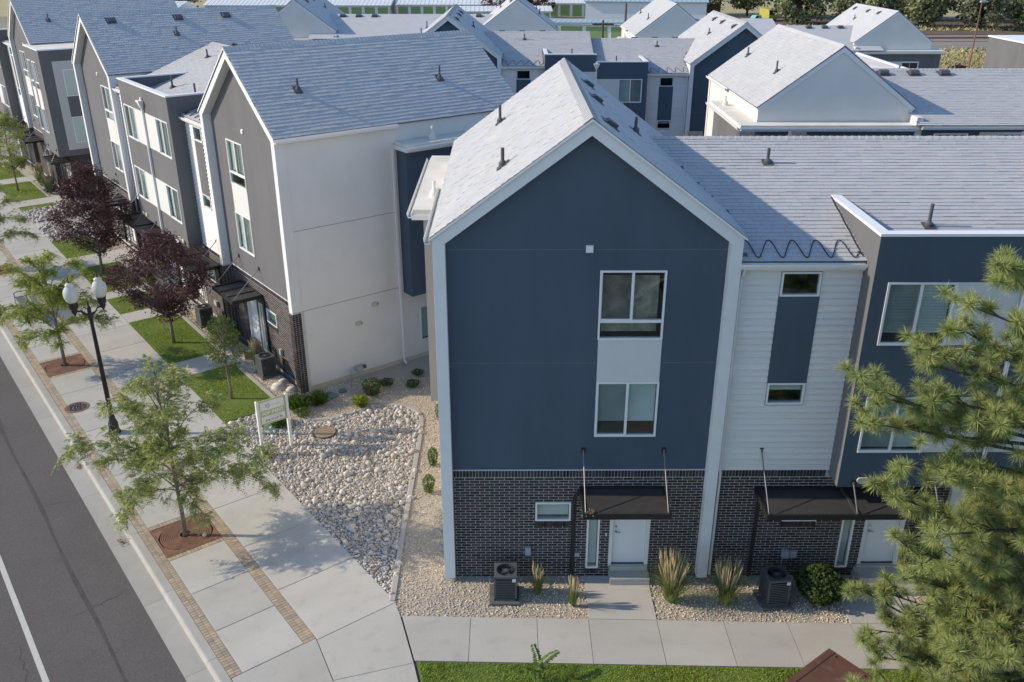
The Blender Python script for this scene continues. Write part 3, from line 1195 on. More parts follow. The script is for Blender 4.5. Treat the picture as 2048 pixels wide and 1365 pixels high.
    if det >= 1:
        nrm_off = .047
        shingles(h, (-.06, vr0, EAVE - .06 * SL + nrm_off), (0, 1, 0), (1, 0, SL), vr1 - vr0, sl_len, key='shingle_side', centre=(1.6, 2.0, 10.6))
        shingles(h, (GW + .06, vr0, EAVE - .06 * SL + nrm_off), (0, 1, 0), (-1, 0, SL), vr1 - vr0, sl_len, key='shingle_side2', skip=skip_in, centre=(5, 2, 10.6))
        ridge_caps(h, (GW / 2, vr0, APEX + .052), (GW / 2, vr1, APEX + .052), slope=SL)
    else:
        m = mb()
        for sgn in (0, 1):
            P = [(-.08, EAVE - .08 * SL + .046), (GW / 2, APEX + .046), (GW / 2, APEX + .066), (-.08, EAVE - .08 * SL + .066)]
            if sgn:
                P = [(GW - x, z) for x, z in P]
            m.prism(P, 'uz', vr0, vr1, .5)
        m.build('roof_cover', M_shingle, par)
    # vents on the slopes
    def sz(u):
        return gable_roof_z(u) + .06
    vent_pipe(h, 1.55, 1.4, sz(1.55), .42, slope=(SL, 0))
    vent_pipe(h, 1.45, 7.2, sz(1.45), .50, slope=(SL, 0))
    for v in (1.0, 4.4, 7.0):
        uu = GW / 2 + .50
        box_vent(h, (uu, v, gable_roof_z(uu) + .045), (0, 1, 0), (-1, 0, SL), w=.34, l=.30, hh=.11)
    vent_pipe(h, GW / 2 + 1.5, 3.9, sz(GW / 2 + 1.5), .38, slope=(-SL, 0))
    # ---- outer side: gutter, bump-out, skirt roof
    if outer:
        gutter(h, ((-.065, fv - .02, EAVE - .02), (-.065, 4.35, EAVE - .02), (-1, 0)))
        bc = bump_col or h.char
        m = mb()
        bu, bv0, bv1 = -.62, 4.30, GD + .75
        m.box(bu, .03, bv0, bv1, 2.95, 8.52, .5)
        m.build('side_bay', bc, par)
        m = mb()
        m.box(bu - .30, .02, bv0 - .12, bv1 + .12, 8.522, 8.66, .5)
        m.build('skirt_fascia', M_trim, par)
        m = mb()
        m.box(bu - .26, .02, bv0 - .06, bv1 + .08, 8.66, 8.79, .5)
        m.build('skirt_roof', M_membrane, par)
        gutter(h, ((bu - .30, bv0 - .14, 8.71), (bu - .30, bv1 + .12, 8.71), (-1, 0)))
        vent_pipe(h, -.40, 5.6, 8.79, .45, white=True)
        downspout(h, .028, 4.12, 0.0, 8.55, n=(-1, 0))
        if det >= 1:
            m = mb()
            for z in (3.18, 6.17):
                m.box(.024, .04, .05, 4.08, z, z + .014, .5)
            m.build('control_joint', M_vent, par)
            m = mb()
            m.box(.015, .05, .02, GD, -.3, .16, .5)
            m.build('plinth', M_beige, par)
    # rear skirt
    m = mb()
    m.box(-.0 if not outer else .035, GW, GD + .02, GD + .74, 2.95, 8.515, .5)
    m.build('rear_bay', h.char, par)
    m = mb()
    m.box(.025 if outer else 0, GW, GD + .06, GD + .83, 8.655, 8.785, .5)
    m.build('rear_skirt_roof', M_membrane, par)
    m = mb()
    m.box(.025 if outer else 0, GW, GD + .03, GD + .87, 8.525, 8.65, .5)
    m.build('rear_fascia', M_trim, par)
    gutter(h, ((-.9 if outer else 0, GD + .88, 8.70), (GW, GD + .88, 8.70), (0, 1)))
    m = mb()
    m.box(1.2, 5.6, GD + .735, GD + .752, 6.6, 7.9, .5)
    m.build('rear_band', M_panel, par)
    for a in (1.25, 4.05):
        m = mb()
        m.box(a, a + 1.5, GD + .75, GD + .775, 6.65, 7.85, .5)
        fo = m.build('window', M_metal_w, par)
        m = mb()
        m.box(a + .06, a + .73, GD + .77, GD + .78, 6.71, 7.79, .5)
        m.box(a + .77, a + 1.44, GD + .77, GD + .78, 6.71, 7.79, .5)
        m.build('pane', M_darkglass, fo)
    if canopy_on:
        canopy(h, 3.46, 5.60, 0, 2.66, rods=[(3.53, 0, 3.85), (5.53, 0, 3.85)], bars=() if legs_to_ground else (4.2, 4.9))
        if det >= 2:
            # dark downpipe from the canopy, wall box, outlet, bell
            m = mb()
            m.tube([(3.47, -.10, 2.72), (3.36, -.055, 2.50), (3.345, -.05, 2.35), (3.335, -.05, .0)], .042, 8)
            m.build('canopy_downpipe', M_black, par)
            m = mb()
            m.box(2.10, 2.25, -.11, -.01, .72, .95, .5)
            m.build('disconnect_box', M_boxg, par)
            m = mb()
            m.box(3.40, 3.53, -.06, -.01, .63, .75, .5)
            m.build('outlet_box', M_boxg, par)
            m = mb()
            m.box(4.19, 4.225, -.035, -.01, 1.27, 1.36, .5)
            m.build('door_bell', M_signw, par)


def wing(h, shared_roof=True, canopy_on=True, cable=True, bay=True):
    mb = h.mb
    par = h.parent
    det = h.detail
    t = .2
    uA = GW
    sw = [(7.89, 8.79, 7.96, 8.55), (7.89, 8.79, 5.16, 5.73)]
    m = mb()
    wall_holes(m, uA - .02, U_BAY + .05, BT, 8.72, .02, t, sw)
    m.build('wing_wall', M_siding, par)
    m = mb()
    m.box(7.87, 8.81, -.047, .03, 5.732, 7.958, .5)
    m.build('spandrel_panel', h.char, par)
    if det >= 1:
        hts = np.arange(BT + .005, 8.70, .165)
        for i, z in enumerate(hts):
            zt = min(z + .175, 8.72)
            for (a, b) in ((uA + .005, 7.868), (8.812, U_BAY + .0)) if (5.1 < z + .1 < 8.6) else ((uA + .005, U_BAY + .0),):
                m = mb()
                V = [(a, -.045, z), (b, -.045, z), (b, .02, z), (a, .02, z), (a, -.008, zt - .012), (b, -.008, zt - .012), (b, .02, zt - .012), (a, .02, zt - .012)]
                m.add(V, np.array(BOXF), .5)
                m.build('siding_board', M_siding, par)
    else:
        m = mb()
        m.box(uA, U_BAY, -.01, .019, BT, 8.72, .5)
        m.build('siding_face', M_siding, par)
    window(h, *sw[0], -.035, cols=1, blind=.0, fw=.04)
    window(h, *sw[1], -.035, cols=1, blind=.45, fw=.04)
    # brick below siding and bay
    bh = [(8.73, 9.62, 1.72, 2.3), (10.30, 10.62, .24, 2.3), (10.90, 11.95, .33, 2.40)]
    m = mb()
    wall_holes(m, uA + .03, U_MID - .0, -.6, BT - .002, .004, t, bh)
    m.build('brick_backing', M_mortar, par)
    if det >= 2:
        arr = brick_boxes(uA + .02, U_MID - .2, -.0316, 3.062, [(a - .005, b + .005, c, d + .005) for a, b, c, d in bh])
        piece_field(h, arr, 'brick2', 'brick', 'brick_field', M_brick)
        arr = soldier_boxes(uA + .02, U_BAY, 3.068, 3.272) + soldier_boxes(8.71, 9.64, 1.55, 1.715, v=-.03) + soldier_boxes(10.26, 10.66, .07, .235, v=-.03)
        m = mb()
        m.boxes(np.array(arr))
        m.build('soldier_course', M_brick, par, kind='stuff')
    else:
        m = mb()
        m.box(uA + .02, U_MID - .2, -.012, .003, 0, 3.2, .5)
        m.build('brick_face', M_brick, par)
    window(h, *bh[0], 0, cols=1, blind=.9)
    window(h, *bh[1], 0, cols=1, blind=1.0)
    door(h, *bh[2], .03)
    m = mb()
    m.box(U_MID - .21, U_MID - .002, -.14, .03, .0, 3.16, .5)
    m.build('pilaster', M_trim, par)
    # gutter over siding
    gutter(h, ((uA + .0, WEV - .02, WEZ + .0), (U_BAY - .03, WEV - .02, WEZ + .0), (0, -1)))
    m = mb()
    m.box(uA, U_BAY, WEV + .0, .0, 8.60, 8.78, .5)
    m.build('eave_fascia', M_trim, par)
    # downspout at the gable corner
    m = mb()
    m.tube([(uA + .12, -.18, 8.70), (uA + .10, -.14, 8.52), (uA + .07, -.08, 8.40), (uA + .065, -.075, 3.7), (uA + .065, -.075, 3.4), (uA + .09, -.11, 3.25), (uA + .09, -.11, .1)], .036, 8)
    m.build('downspout', M_metal_w, par)
    # bay
    if bay:
        bw = [(10.05, 11.60, 7.00, 8.52), (10.05, 11.60, 4.17, 5.66)]
        m = mb()
        wall_holes(m, U_BAY, U_MID, 3.18, 9.58, BV, BV + .18, bw)
        m.box(U_BAY + .18, U_MID, BV + .18, .06, 3.18, 3.38, .5)
        m.build('bay_wall', h.char, par)
        m = mb()
        m.box(U_BAY - .003, U_BAY + .177, BV + .004, 2.6, 8.3, 9.58, .5)
        m.box(U_BAY - .003, U_BAY + .177, BV + .004, .2, 3.182, 8.3, .5)
        m.build('bay_side', M_char, par)  # same stucco as the bay front, sunlit tone put into the colour
        for a, b, c, d in bw:
            m = mb()
            m.box(b + .002, U_MID, BV - .012, BV + .03, c, d, .5)
            m.build('bay_panel', M_panel, par)
        for k, wdw in enumerate(bw):
            window(h, *wdw, BV, cols=2, blind=1.0, slat=.072)
        # parapet cap
        m = mb()
        m.box(U_BAY - .03, U_MID, BV - .04, BV + .22, 9.58, 9.64, .5)
        m.box(U_BAY - .03, U_BAY + .22, BV + .22, 2.62, 9.58, 9.64, .5)
        m.build('parapet_cap', M_metal_w, par)
        m = mb()
        m.box(U_BAY + .18, U_MID, BV + .18, .25, 8.75, 8.83, .5)
        m.build('bay_roof', M_membrane, par)
        if det >= 1:
            for uu in (10.32, 10.74):
                m = mb()
                pts = []
                for k in range(16):
                    a = 2 * math.pi * k / 16
                    pts.append((uu + (.07 if math.cos(a) >= 0 else -.07) + .085 * math.cos(a), 3.38 + .085 * math.sin(a)))
                m.prism(pts, 'uz', BV - .05, BV, .5)
                m.build('oval_vent_cover', M_beige, par)
    # wing roof: slabs front and back
    u0, u1 = 4.6, U_MID
    m = mb()
    m.prism([(.22, WEZ + (.22 - WEV) * WSL), (WRV, WRZ), (WRV, WRZ + .04), (.22, WEZ + (.22 - WEV) * WSL + .04)], 'vz', u0, u1, .5)
    m.prism([(WEV, WEZ), (.22, WEZ + (.22 - WEV) * WSL), (.22, WEZ + (.22 - WEV) * WSL + .04), (WEV, WEZ + .04)], 'vz', uA + .002, U_BAY if bay else u1, .5)
    zg = WRZ - (GD - .1 - WRV) * WSL
    m.prism([(GD - .1, zg), (WRV, WRZ), (WRV, WRZ + .04), (GD - .1, zg + .04)], 'vz', u0, u1, .5)
    m.prism([(2 * WRV - WEV, WEZ), (GD - .1, zg), (GD - .1, zg + .04), (2 * WRV - WEV, WEZ + .04)], 'vz', GW - .12, u1, .5)
    m.build('wing_roof', M_deck, par)

    def skip(u, v, z):
        if u < GW + .02 and (z < gable_roof_z(u) - .0 or v < .3):
            return True
        if bay and u > U_BAY - .02 and v < .22:
            return True
        return False
    ln = math.hypot(WRV - WEV, WRZ - WEZ)
    if det >= 1:
        shingles(h, (u0, WEV - .03, WEZ + .042), (1, 0, 0), (0, 1, WSL), u1 - u0, ln + .03, skip=skip, key='shingle', centre=(8.5, 1.5, 9.2))
        shingles(h, (u0, 2 * WRV - WEV + .03, WEZ + .042), (1, 0, 0), (0, -1, WSL), u1 - u0, ln + .03, skip=lambda u, v, z: u < GW - .14 and (z < gable_roof_z(u) or v > GD - .15), key='none')
        ridge_caps(h, (5.3, WRV, WRZ + .055), (u1, WRV, WRZ + .055), slope=WSL, hw=.15, step=.2)
    else:
        m = mb()
        m.prism([(.22, WEZ + (.22 - WEV) * WSL + .042), (WRV, WRZ + .042), (WRV, WRZ + .06), (.22, WEZ + (.22 - WEV) * WSL + .06)], 'vz', u0, u1, .5)
        m.prism([(WEV, WEZ + .042), (.22, WEZ + (.22 - WEV) * WSL + .042), (.22, WEZ + (.22 - WEV) * WSL + .06), (WEV, WEZ + .06)], 'vz', uA + .002, U_BAY if bay else u1, .5)
        m.prism([(2 * WRV - WEV, WEZ + .042), (WRV, WRZ + .042), (WRV, WRZ + .06), (2 * WRV - WEV, WEZ + .06)], 'vz', u0, u1, .5)
        m.build('roof_cover', M_shingle, par)
    # rear wall of the wing
    rv = 2 * WRV - WEV - .3
    m = mb()
    m.box(GW, U_MID, rv - .2, rv, -.8, 8.78, .5)
    m.build('rear_wall', h.char, par)
    m = mb()
    m.box(9.6, U_MID, rv + .0, rv + .02, 2.9, 8.5, .5)
    m.build('rear_panel', M_panel, par)
    for a in (7.6, 10.4):
        m = mb()
        m.box(a, a + 1.5, rv + .018, rv + .05, 7.2, 8.45, .5)
        fo = m.build('window', M_metal_w, par)
        m = mb()
        m.box(a + .06, a + .73, rv + .048, rv + .055, 7.26, 8.39, .5)
        m.box(a + .77, a + 1.44, rv + .048, rv + .055, 7.26, 8.39, .5)
        m.build('pane', M_darkglass, fo)
    gutter(h, ((GW, 2 * WRV - WEV + .02, WEZ), (U_MID, 2 * WRV - WEV + .02, WEZ), (0, 1)))

    def rz(v):
        return WEZ + (v - WEV) * WSL + .05
    vent_pipe(h, 8.47, 4.10, rz(4.1), .40, slope=WSL)
    vent_pipe(h, 11.6, 1.2, rz(1.2), .55, slope=WSL)
    for uu in (6.9, 8.35, 9.8):
        vv = WRV + .55
        box_vent(h, (uu, vv, WRZ - .55 * WSL + .06), (1, 0, 0), (0, -1, WSL), w=.42, l=.40, hh=.20)
    if det >= 1 and cable:
        m = mb()
        pts = [(uA + .02, WEV + .55, 0)]
        n = 5
        per = (U_BAY - uA - .12) / n
        for i in range(n):
            u = uA + .08 + i * per
            for k in range(14):
                f_ = k / 14
                vv = WEV + .06 + .34 * (1 + math.cos(2 * math.pi * (f_ - .22))) / 1.0
                pts.append((u + per * (f_ + .10 * math.sin(2 * math.pi * f_)), vv, 0))
        pts.append((U_BAY - .05, WEV + .12, 0))
        for k in range(7):
            pts.append((U_BAY - .06 - .012 * (k % 2), WEV + .3 + k * .38, 0))
        pts = [(a, b, rz(b) + .028) for a, b, _ in pts]
        m.tube(pts, .011, 5)
        m.build('heat_cable', M_cable, par)
    if canopy_on:
        canopy(h, 7.90, 12.15, 0, 2.63, rods=[(7.96, 0, 3.84), (10.10, BV, 3.30), (12.09, BV, 3.30)], bars=(10.12,) if det >= 2 else ())
        if det >= 2:
            m = mb()
            m.tube([(7.93, -.09, 2.70), (8.04, -.055, 2.45), (8.03, -.05, 0)], .042, 8)
            m.build('canopy_downpipe', M_black, par)
            m = mb()
            m.tube([(12.2, -.055, 2.6), (12.2, -.05, 0)], .042, 8)
            m.build('canopy_downpipe', M_black, par)
            m = mb()
            m.box(8.84, 9.02, -.12, -.01, .60, .82, .5)
            m.box(9.05, 9.22, -.10, -.01, .60, .80, .5)
            m.tube([(8.87, -.05, .6), (8.87, -.05, .0)], .012, 6)
            m.build('disconnect_box', M_boxg, par)


def townhouse_row(name, loc, rz, label, detail=(2, 2), step=0.0, budget=None, legs=True, bump=None, outer=(True, True), painted_refl=False, paint=None, fv=-.25):
    root = empty(name, loc, rz)
    tag(root, label, 'townhouse', 'townhouse rows')
    tot = 2 * U_MID
    for k, (a, b, dz) in enumerate(((0.0, 1, 0.0), (tot, -1, step))):
        h = Half(root, a, b, dz, detail[k], budget[k] if budget else {})
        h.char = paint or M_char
        h.fv = fv
        gable_house(h, legs_to_ground=legs, outer=outer[k], bump_col=bump, painted_refl=painted_refl and k == 0)
        wing(h)
        if k == 0:
            downspout(h, U_MID, BV - .012, 3.0, 8.75, n=(0, -1), kick=False, head=True)
    return root

# ------------------------------------------------------------------ setting
def smooth01(a, b, x):
    t = np.clip((x - a) / (b - a), 0, 1)
    return t * t * (3 - 2 * t)


def terrain(x, y):
    return -0.32 - 1.75 * smooth01(31, 78, np.asarray(y, float))


def struct(o):
    o['kind'] = 'structure'
    return o


def build_ground():
    xs = np.concatenate([np.linspace(-900, -120, 14), np.linspace(-110, 150, 53), np.linspace(165, 900, 14)])
    ys = np.concatenate([np.linspace(-200, 20, 12), np.linspace(25, 110, 35), np.linspace(125, 1200, 24)])
    X, Y = np.meshgrid(xs, ys)
    Z = terrain(X, Y)
    V = np.stack([X, Y, Z], -1).reshape(-1, 3)
    nx, ny = len(xs), len(ys)
    i, j = np.meshgrid(np.arange(nx - 1), np.arange(ny - 1))
    a = (j * nx + i).reshape(-1)
    F = np.stack([a, a + 1, a + nx + 1, a + nx], -1)
    m = MB()
    m.add(V, F, .5)
    struct(m.build('ground', M_ground))


build_ground()


def sp_box(mb, s0, s1, p0, p1, z0, z1, rnd=None):
    """Box in street coordinates; build in a street-aligned local frame (x = s, y = -p)."""
    mb.box(s0, s1, -p1, -p0, z0, z1, rnd)


def sp_obj(mb, name, matr, parent=None, **k):
    if parent is not None:
        return mb.build(name, matr, parent, **k)
    return mb.build(name, matr, None, loc=(C0[0], C0[1], 0), rz=STREET_ROT, **k)


S0, S1 = -14.2, 62.0
# road
m = MB()
sp_box(m, -45, 90, -24, -8.3, -.45, -.15, .5)
road = struct(sp_obj(m, 'road', M_asph))
m = MB()
pts = []
for i in range(60):
    s_ = -40 + i * 2.0
    pts.append(s_)
V, F = [], []
for i, s_ in enumerate(pts):
    c = -9.42 + .03 * math.sin(i * 1.7)
    w = .045 + .02 * math.sin(i * 2.3 + 1)
    V += [(s_, -(c - w), -.146), (s_, -(c + w), -.146)]
for i in range(len(pts) - 1):
    F.append((2 * i, 2 * i + 1, 2 * i + 3, 2 * i + 2))
m.add(V, [tuple(reversed(f)) for f in F], .5)
sp_obj(m, 'road_seam', M_asph2, road)
m = MB()
sp_box(m, -45, 90, -10.93, -10.80, -.15, -.145, .5)
sp_obj(m, 'lane_line', M_paint, road)

# hairline cracks and a few tar spots in the asphalt
rc = np.random.default_rng(3)
for (s0, p0, ds, dp) in ((-7.2, -8.45, -.25, -1.5), (-2.0, -8.4, .3, -1.1), (3.5, -9.2, 2.6, -.25), (-9.5, -11.3, 1.8, .2), (8.0, -8.5, .2, -2.0)):
    m = MB()
    V, F = [], []
    n = 16
    for i in range(n):
        t_ = i / (n - 1)
        a_ = np.array([s0 + ds * t_, p0 + dp * t_]) + rc.normal(0, .035, 2)
        q = np.array([-dp, ds]) / math.hypot(ds, dp) * (.009 * (1 - abs(2 * t_ - 1)) + .003)
        V += [(a_[0] + q[0], -(a_[1] + q[1]), -.1465), (a_[0] - q[0], -(a_[1] - q[1]), -.1465)]
    for i in range(n - 1):
        F.append((2 * i, 2 * i + 1, 2 * i + 3, 2 * i + 2))
    m.add(V, F, .5)
    sp_obj(m, 'crack', M_asph2, road)

# gutter pan and curb in cast lengths
gut = struct(sp_obj(MB().box(-40, 80, 7.75, 8.32, -.45, -.155, .5), 'gutter', M_joint))
cur = struct(sp_obj(MB().box(-40, 80, 7.50, 7.72, -.45, -.03, .5), 'curb', M_joint))
s_ = -38.6
k = 0
while s_ < 62:
    L = 3.05
    m = MB()
    m.add([(0, -8.335 * -1, -.150), (L - .008, 8.335, -.150), (L - .008, 7.745, -.152), (0, 7.745, -.152),
           (0, 8.335, -.3), (L - .008, 8.335, -.3), (L - .008, 7.745, -.3), (0, 7.745, -.3)],
          [(0, 3, 2, 1), (4, 5, 6, 7), (0, 1, 5, 4), (1, 2, 6, 5), (2, 3, 7, 6), (3, 0, 4, 7)], random.random())
    o = m.build('gutter_slab', M_gutterpan, gut)
    o.location = (s_, 0, 0)
    m = MB()
    # curb profile: sloped face and rounded nose
    prof = [(7.51, -.3), (7.51, .0), (7.70, .0), (7.735, -.012), (7.75, -.04), (7.775, -.155), (7.775, -.3)]
    m.prism([(a, b) for a, b in prof], 'vz', 0, L - .01, random.random())
    o = m.build('curb_stone', M_curb, cur)
    o.location = (s_ + .02, 0, 0)
    s_ += L
    k += 1

# sidewalk base and slabs
base = MB()
sp_box(base, S0 - 20, 62, -7.51, -3.17, -.4, -.035, .5)
walk = struct(sp_obj(base, 'sidewalk', M_joint))


def slab(parent, s0, s1, p0, p1, matr, z=0.0, gap=.006, name='slab'):
    m = MB()
    a, b, c, d = s0 + gap, s1 - gap, -p1 + gap, -p0 - gap
    e = .008
    V = [(a, c, z - .1), (b, c, z - .1), (b, d, z - .1), (a, d, z - .1), (a, c, z - e), (b, c, z - e), (b, d, z - e), (a, d, z - e),
         (a + e, c + e, z), (b - e, c + e, z), (b - e, d - e, z), (a + e, d - e, z)]
    F = [(0, 1, 5, 4), (1, 2, 6, 5), (2, 3, 7, 6), (3, 0, 4, 7), (4, 5, 9, 8), (5, 6, 10, 9), (6, 7, 11, 10), (7, 4, 8, 11), (8, 9, 10, 11)]
    m.add(V, F, random.random())
    return m.build(name, matr, parent)


GRATES = [-5.94, 7.98, 21.9, 35.8]           # tree pits along the curb
G_HALF = .775
# furnishing strip between the paver bands
edges = []
s_ = -11.97
for g in GRATES:
    a, b = g - G_HALF - .16, g + G_HALF + .16
    n = max(1, round((a - s_) / 1.66))
    for i in range(n):
        edges.append((s_ + (a - s_) * i / n, s_ + (a - s_) * (i + 1) / n))
    s_ = b
n = 14
edges += [(s_ + i * 1.66, s_ + (i + 1) * 1.66) for i in range(n)]
for a, b in edges:
    slab(walk, a, b, -7.22, -5.68, M_conc)
# walking strip
js = [-12.05 + 2.27 * i for i in range(33)]
for a, b in zip(js[:-1], js[1:]):
    slab(walk, a, b, -5.37, -3.17, M_conc)
# corner beyond the paver ends
m = MB()
m.prism([(-11.985, 7.49), (-11.985, 5.385), (-13.49, 5.69), (-13.49, 7.49)], 'uv', -.1, 0, random.random())
m.build('slab', M_conc, walk)
slab(walk, -15.2, -13.5, -7.5, -5.70, M_conc)
slab(walk, -17.5, -15.2, -7.5, -5.7, M_conc)

# pavers
pav = struct(sp_obj(MB().box(-11.97, 60, 7.222, 7.50, -.2, -.03, .5), 'paver_band', M_joint))
parr = []
for (p0, p1, nrow) in ((-7.50, -7.22, 2), (-5.68, -5.37, 2)):
    s_ = -11.97
    while s_ < 58:
        wp = (p1 - p0) / nrow
        for r in range(nrow):
            parr.append((s_ + .003, s_ + .098, p0 + r * wp + .003, p0 + (r + 1) * wp - .003))
        s_ += .101
for g in GRATES:
    for (a, b) in ((g - G_HALF - .16, g - G_HALF), (g + G_HALF, g + G_HALF + .16)):
        p_ = -7.22
        while p_ < -5.69:
            parr.append((a + .003, b - .003, p_ + .003, min(p_ + .10, -5.68) - .003))
            p_ += .1027
parr = np.array(parr)
nearest = np.argsort(np.hypot(parr[:, 0] + 9.5, (parr[:, 2] + 6.4) * .3))
zj = rng.uniform(-.003, .002, len(parr))
cache = {}
for i in nearest[:300]:
    a, b, c, d = parr[i]
    key = (round(b - a, 3), round(d - c, 3))
    if key not in cache:
        mm = MB()
        L, Wd = key
        e = .005
        V = [(-L / 2, -Wd / 2, -.05), (L / 2, -Wd / 2, -.05), (L / 2, Wd / 2, -.05), (-L / 2, Wd / 2, -.05), (-L / 2, -Wd / 2, -e), (L / 2, -Wd / 2, -e), (L / 2, Wd / 2, -e), (-L / 2, Wd / 2, -e),
             (-L / 2 + e, -Wd / 2 + e, 0), (L / 2 - e, -Wd / 2 + e, 0), (L / 2 - e, Wd / 2 - e, 0), (-L / 2 + e, Wd / 2 - e, 0)]
        mm.add(V, [(0, 1, 5, 4), (1, 2, 6, 5), (2, 3, 7, 6), (3, 0, 4, 7), (4, 5, 9, 8), (5, 6, 10, 9), (6, 7, 11, 10), (7, 4, 8, 11), (8, 9, 10, 11)], 0.0)
        me = mm.mesh('paver')
        me.materials.append(M_paver)
        cache[key] = me
    inst('paver', cache[key], ((a + b) / 2, -(c + d) / 2, zj[i]), parent=pav)
rest = parr[nearest[300:]]
m = MB()
m.boxes(np.stack([rest[:, 0], rest[:, 1], -rest[:, 3], -rest[:, 2], np.full(len(rest), -.05), zj[nearest[300:]]], 1))
m.build('paver_field', M_paver, pav, kind='stuff')
m = MB()
sp_box(m, -11.97, 60, -5.68, -5.372, -.2, -.03, .5)
m.build('paver_bedding', M_joint, pav)

# beds and lawns along the street houses (p from the walk to the wall)
LAWNS = [(-.35, 4.05), (5.50, 10.86), (12.06, 14.35), (15.3, 19.7), (21.75, 25.4), (33.1, 34.25), (35.8, 41.2), (42.8, 47.0)]
WALKS = [(4.05, 5.50), (10.86, 12.06), (14.35, 15.3), (19.7, 21.75), (28.6, 29.9), (34.25, 35.8), (41.2, 42.8)]
bed = struct(sp_obj(MB().box(-.3, 60, -.02, 3.165, -.4, -.035, .5), 'planting_bed', M_gravel))
for a, b in WALKS:
    pj = -3.16
    for p1 in (-1.65, -.02):
        slab(bed, a, b, pj, p1, M_conc2, z=.0, name='entry_slab')
        pj = p1
# concrete edging between lawn and bed
e_s = [(-.35, 4.05), (5.5, 10.86), (12.06, 14.35), (15.3, 19.7), (21.75, 25.4), (33.1, 34.25), (35.8, 41.2)]
for a, b in e_s:
    m = MB()
    sp_box(m, a, b, -1.10, -.95, -.2, .02, .5)
    m.build('edging', M_curb, bed)
m = MB()
sp_box(m, -.47, -.35, -2.05, -.95, -.2, .02, .5)
m.build('edging', M_curb, bed)
lawn_base = struct(sp_obj(MB().box(-.35, 4.05, 1.10, 3.16, -.3, -.005, .5), 'lawn', M_turf))
for a, b in LAWNS[1:]:
    m = MB()
    sp_box(m, a, b, -3.16, -1.10, -.3, -.005, .5)
    m.build('lawn_patch', M_turf, lawn_base)


def grass_mesh(areas, dens, hgt, wid, z0=-.01, xf=None):
    """Curved grass blades (one triangle each) over rectangles in local x,y."""
    P = []
    for (x0, x1, y0, y1) in areas:
        n = int((x1 - x0) * (y1 - y0) * dens)
        P.append(np.stack([rng.uniform(x0, x1, n), rng.uniform(y0, y1, n)], 1))
    P = np.concatenate(P)
    n = len(P)
    if xf:
        P = xf(P)
    a = rng.uniform(0, 2 * math.pi, n)
    lean = rng.uniform(.2, 1.0, n) * hgt
    la = rng.uniform(0, 2 * math.pi, n)
    hh = hgt * rng.uniform(.5, 1.15, n) * (0.75 + .4 * np.sin(P[:, 0] * 2.1) * np.sin(P[:, 1] * 1.7 + 1))
    ww = wid * rng.uniform(.6, 1.3, n)
    z = np.full(n, z0)
    v0 = np.stack([P[:, 0] + np.cos(a) * ww, P[:, 1] + np.sin(a) * ww, z], 1)
    v1 = np.stack([P[:, 0] - np.cos(a) * ww, P[:, 1] - np.sin(a) * ww, z], 1)
    v2 = np.stack([P[:, 0] + np.cos(la) * lean, P[:, 1] + np.sin(la) * lean, z + hh], 1)
    V = np.stack([v0, v1, v2], 1).reshape(-1, 3)
    F = np.arange(3 * n).reshape(-1, 3)
    patch = (np.sin(P[:, 0] * .9 + 1.3) * np.sin(P[:, 1] * 1.3) + 1) / 2
    p2 = (np.sin(P[:, 0] * 3.7 + P[:, 1] * 2.2) * np.sin(P[:, 1] * 4.1 - P[:, 0] * 1.3) + 1) / 2
    return V, F, np.clip(rng.random(n) * .45 + patch * .3 + p2 * .25, 0, .999)


areas = [(a + .02, b - .02, 1.12, 3.15) for a, b in LAWNS]
m = MB()
V, F, rr = grass_mesh(areas[:4], 1300, .055, .012)
m.add(V, F, rr)
V, F, rr = grass_mesh(areas[4:], 500, .06, .022)
m.add(V, F, rr)
gr = sp_obj(m, 'lawn_grass', M_grass)
gr['kind'] = 'stuff'
gr['label'] = 'short green grass of the lawns along the street walk'

# ---- front of the nearest row: walk, gravel, lawn


def yline(x, y0):          # the front walk runs a touch off the wall line
    return y0 - .029 * x


FW0, FW1 = 15.86, 17.37
fwalk = struct(MB().prism([(-2.2, 15.0), (-2.69, 17.44), (24, yline(24, FW1)), (24, yline(24, FW0)), (-2.2, yline(-2.2, FW0))], 'uv', -.3, -.04, .5).build('front_walk', M_joint))


def poly_slab(parent, poly, matr, z=0.0, name='slab', gap=.006):
    c = np.mean(poly, 0)
    P = [tuple(np.array(p) + (c - np.array(p)) / max(1e-6, np.linalg.norm(c - np.array(p))) * gap * 1.4) for p in poly]
    m = MB()
    m.prism(P, 'uv', z - .12, z, random.random())
    return m.build(name, matr, parent)


jx = [-2.68, -.94, .71, 1.99, 3.69, 5.33, 6.9, 8.45, 10.1, 11.7, 13.3, 14.9, 16.5]
for i, (a, b) in enumerate(zip(jx[:-1], jx[1:])):
    la, lb = (a, b) if i else (-2.66, b)
    bl = -2.2 if i == 0 else a
    poly_slab(fwalk, [(bl, yline(bl, FW0)), (b, yline(b, FW0)), (b, yline(b, FW1)), (la, yline(la, FW1))], M_conc2)
# entry walks from the front walk to the doors
poly_slab(fwalk, [(2.0, yline(2.0, FW1)), (3.69, yline(3.69, FW1)), (3.69, 18.97), (2.0, 18.97)], M_conc2, name='entry_slab')
poly_slab(fwalk, [(8.47, yline(8.47, FW1)), (10.4, yline(10.4, FW1)), (10.4, 18.97), (8.47, 18.97)], M_conc2, name='entry_slab')
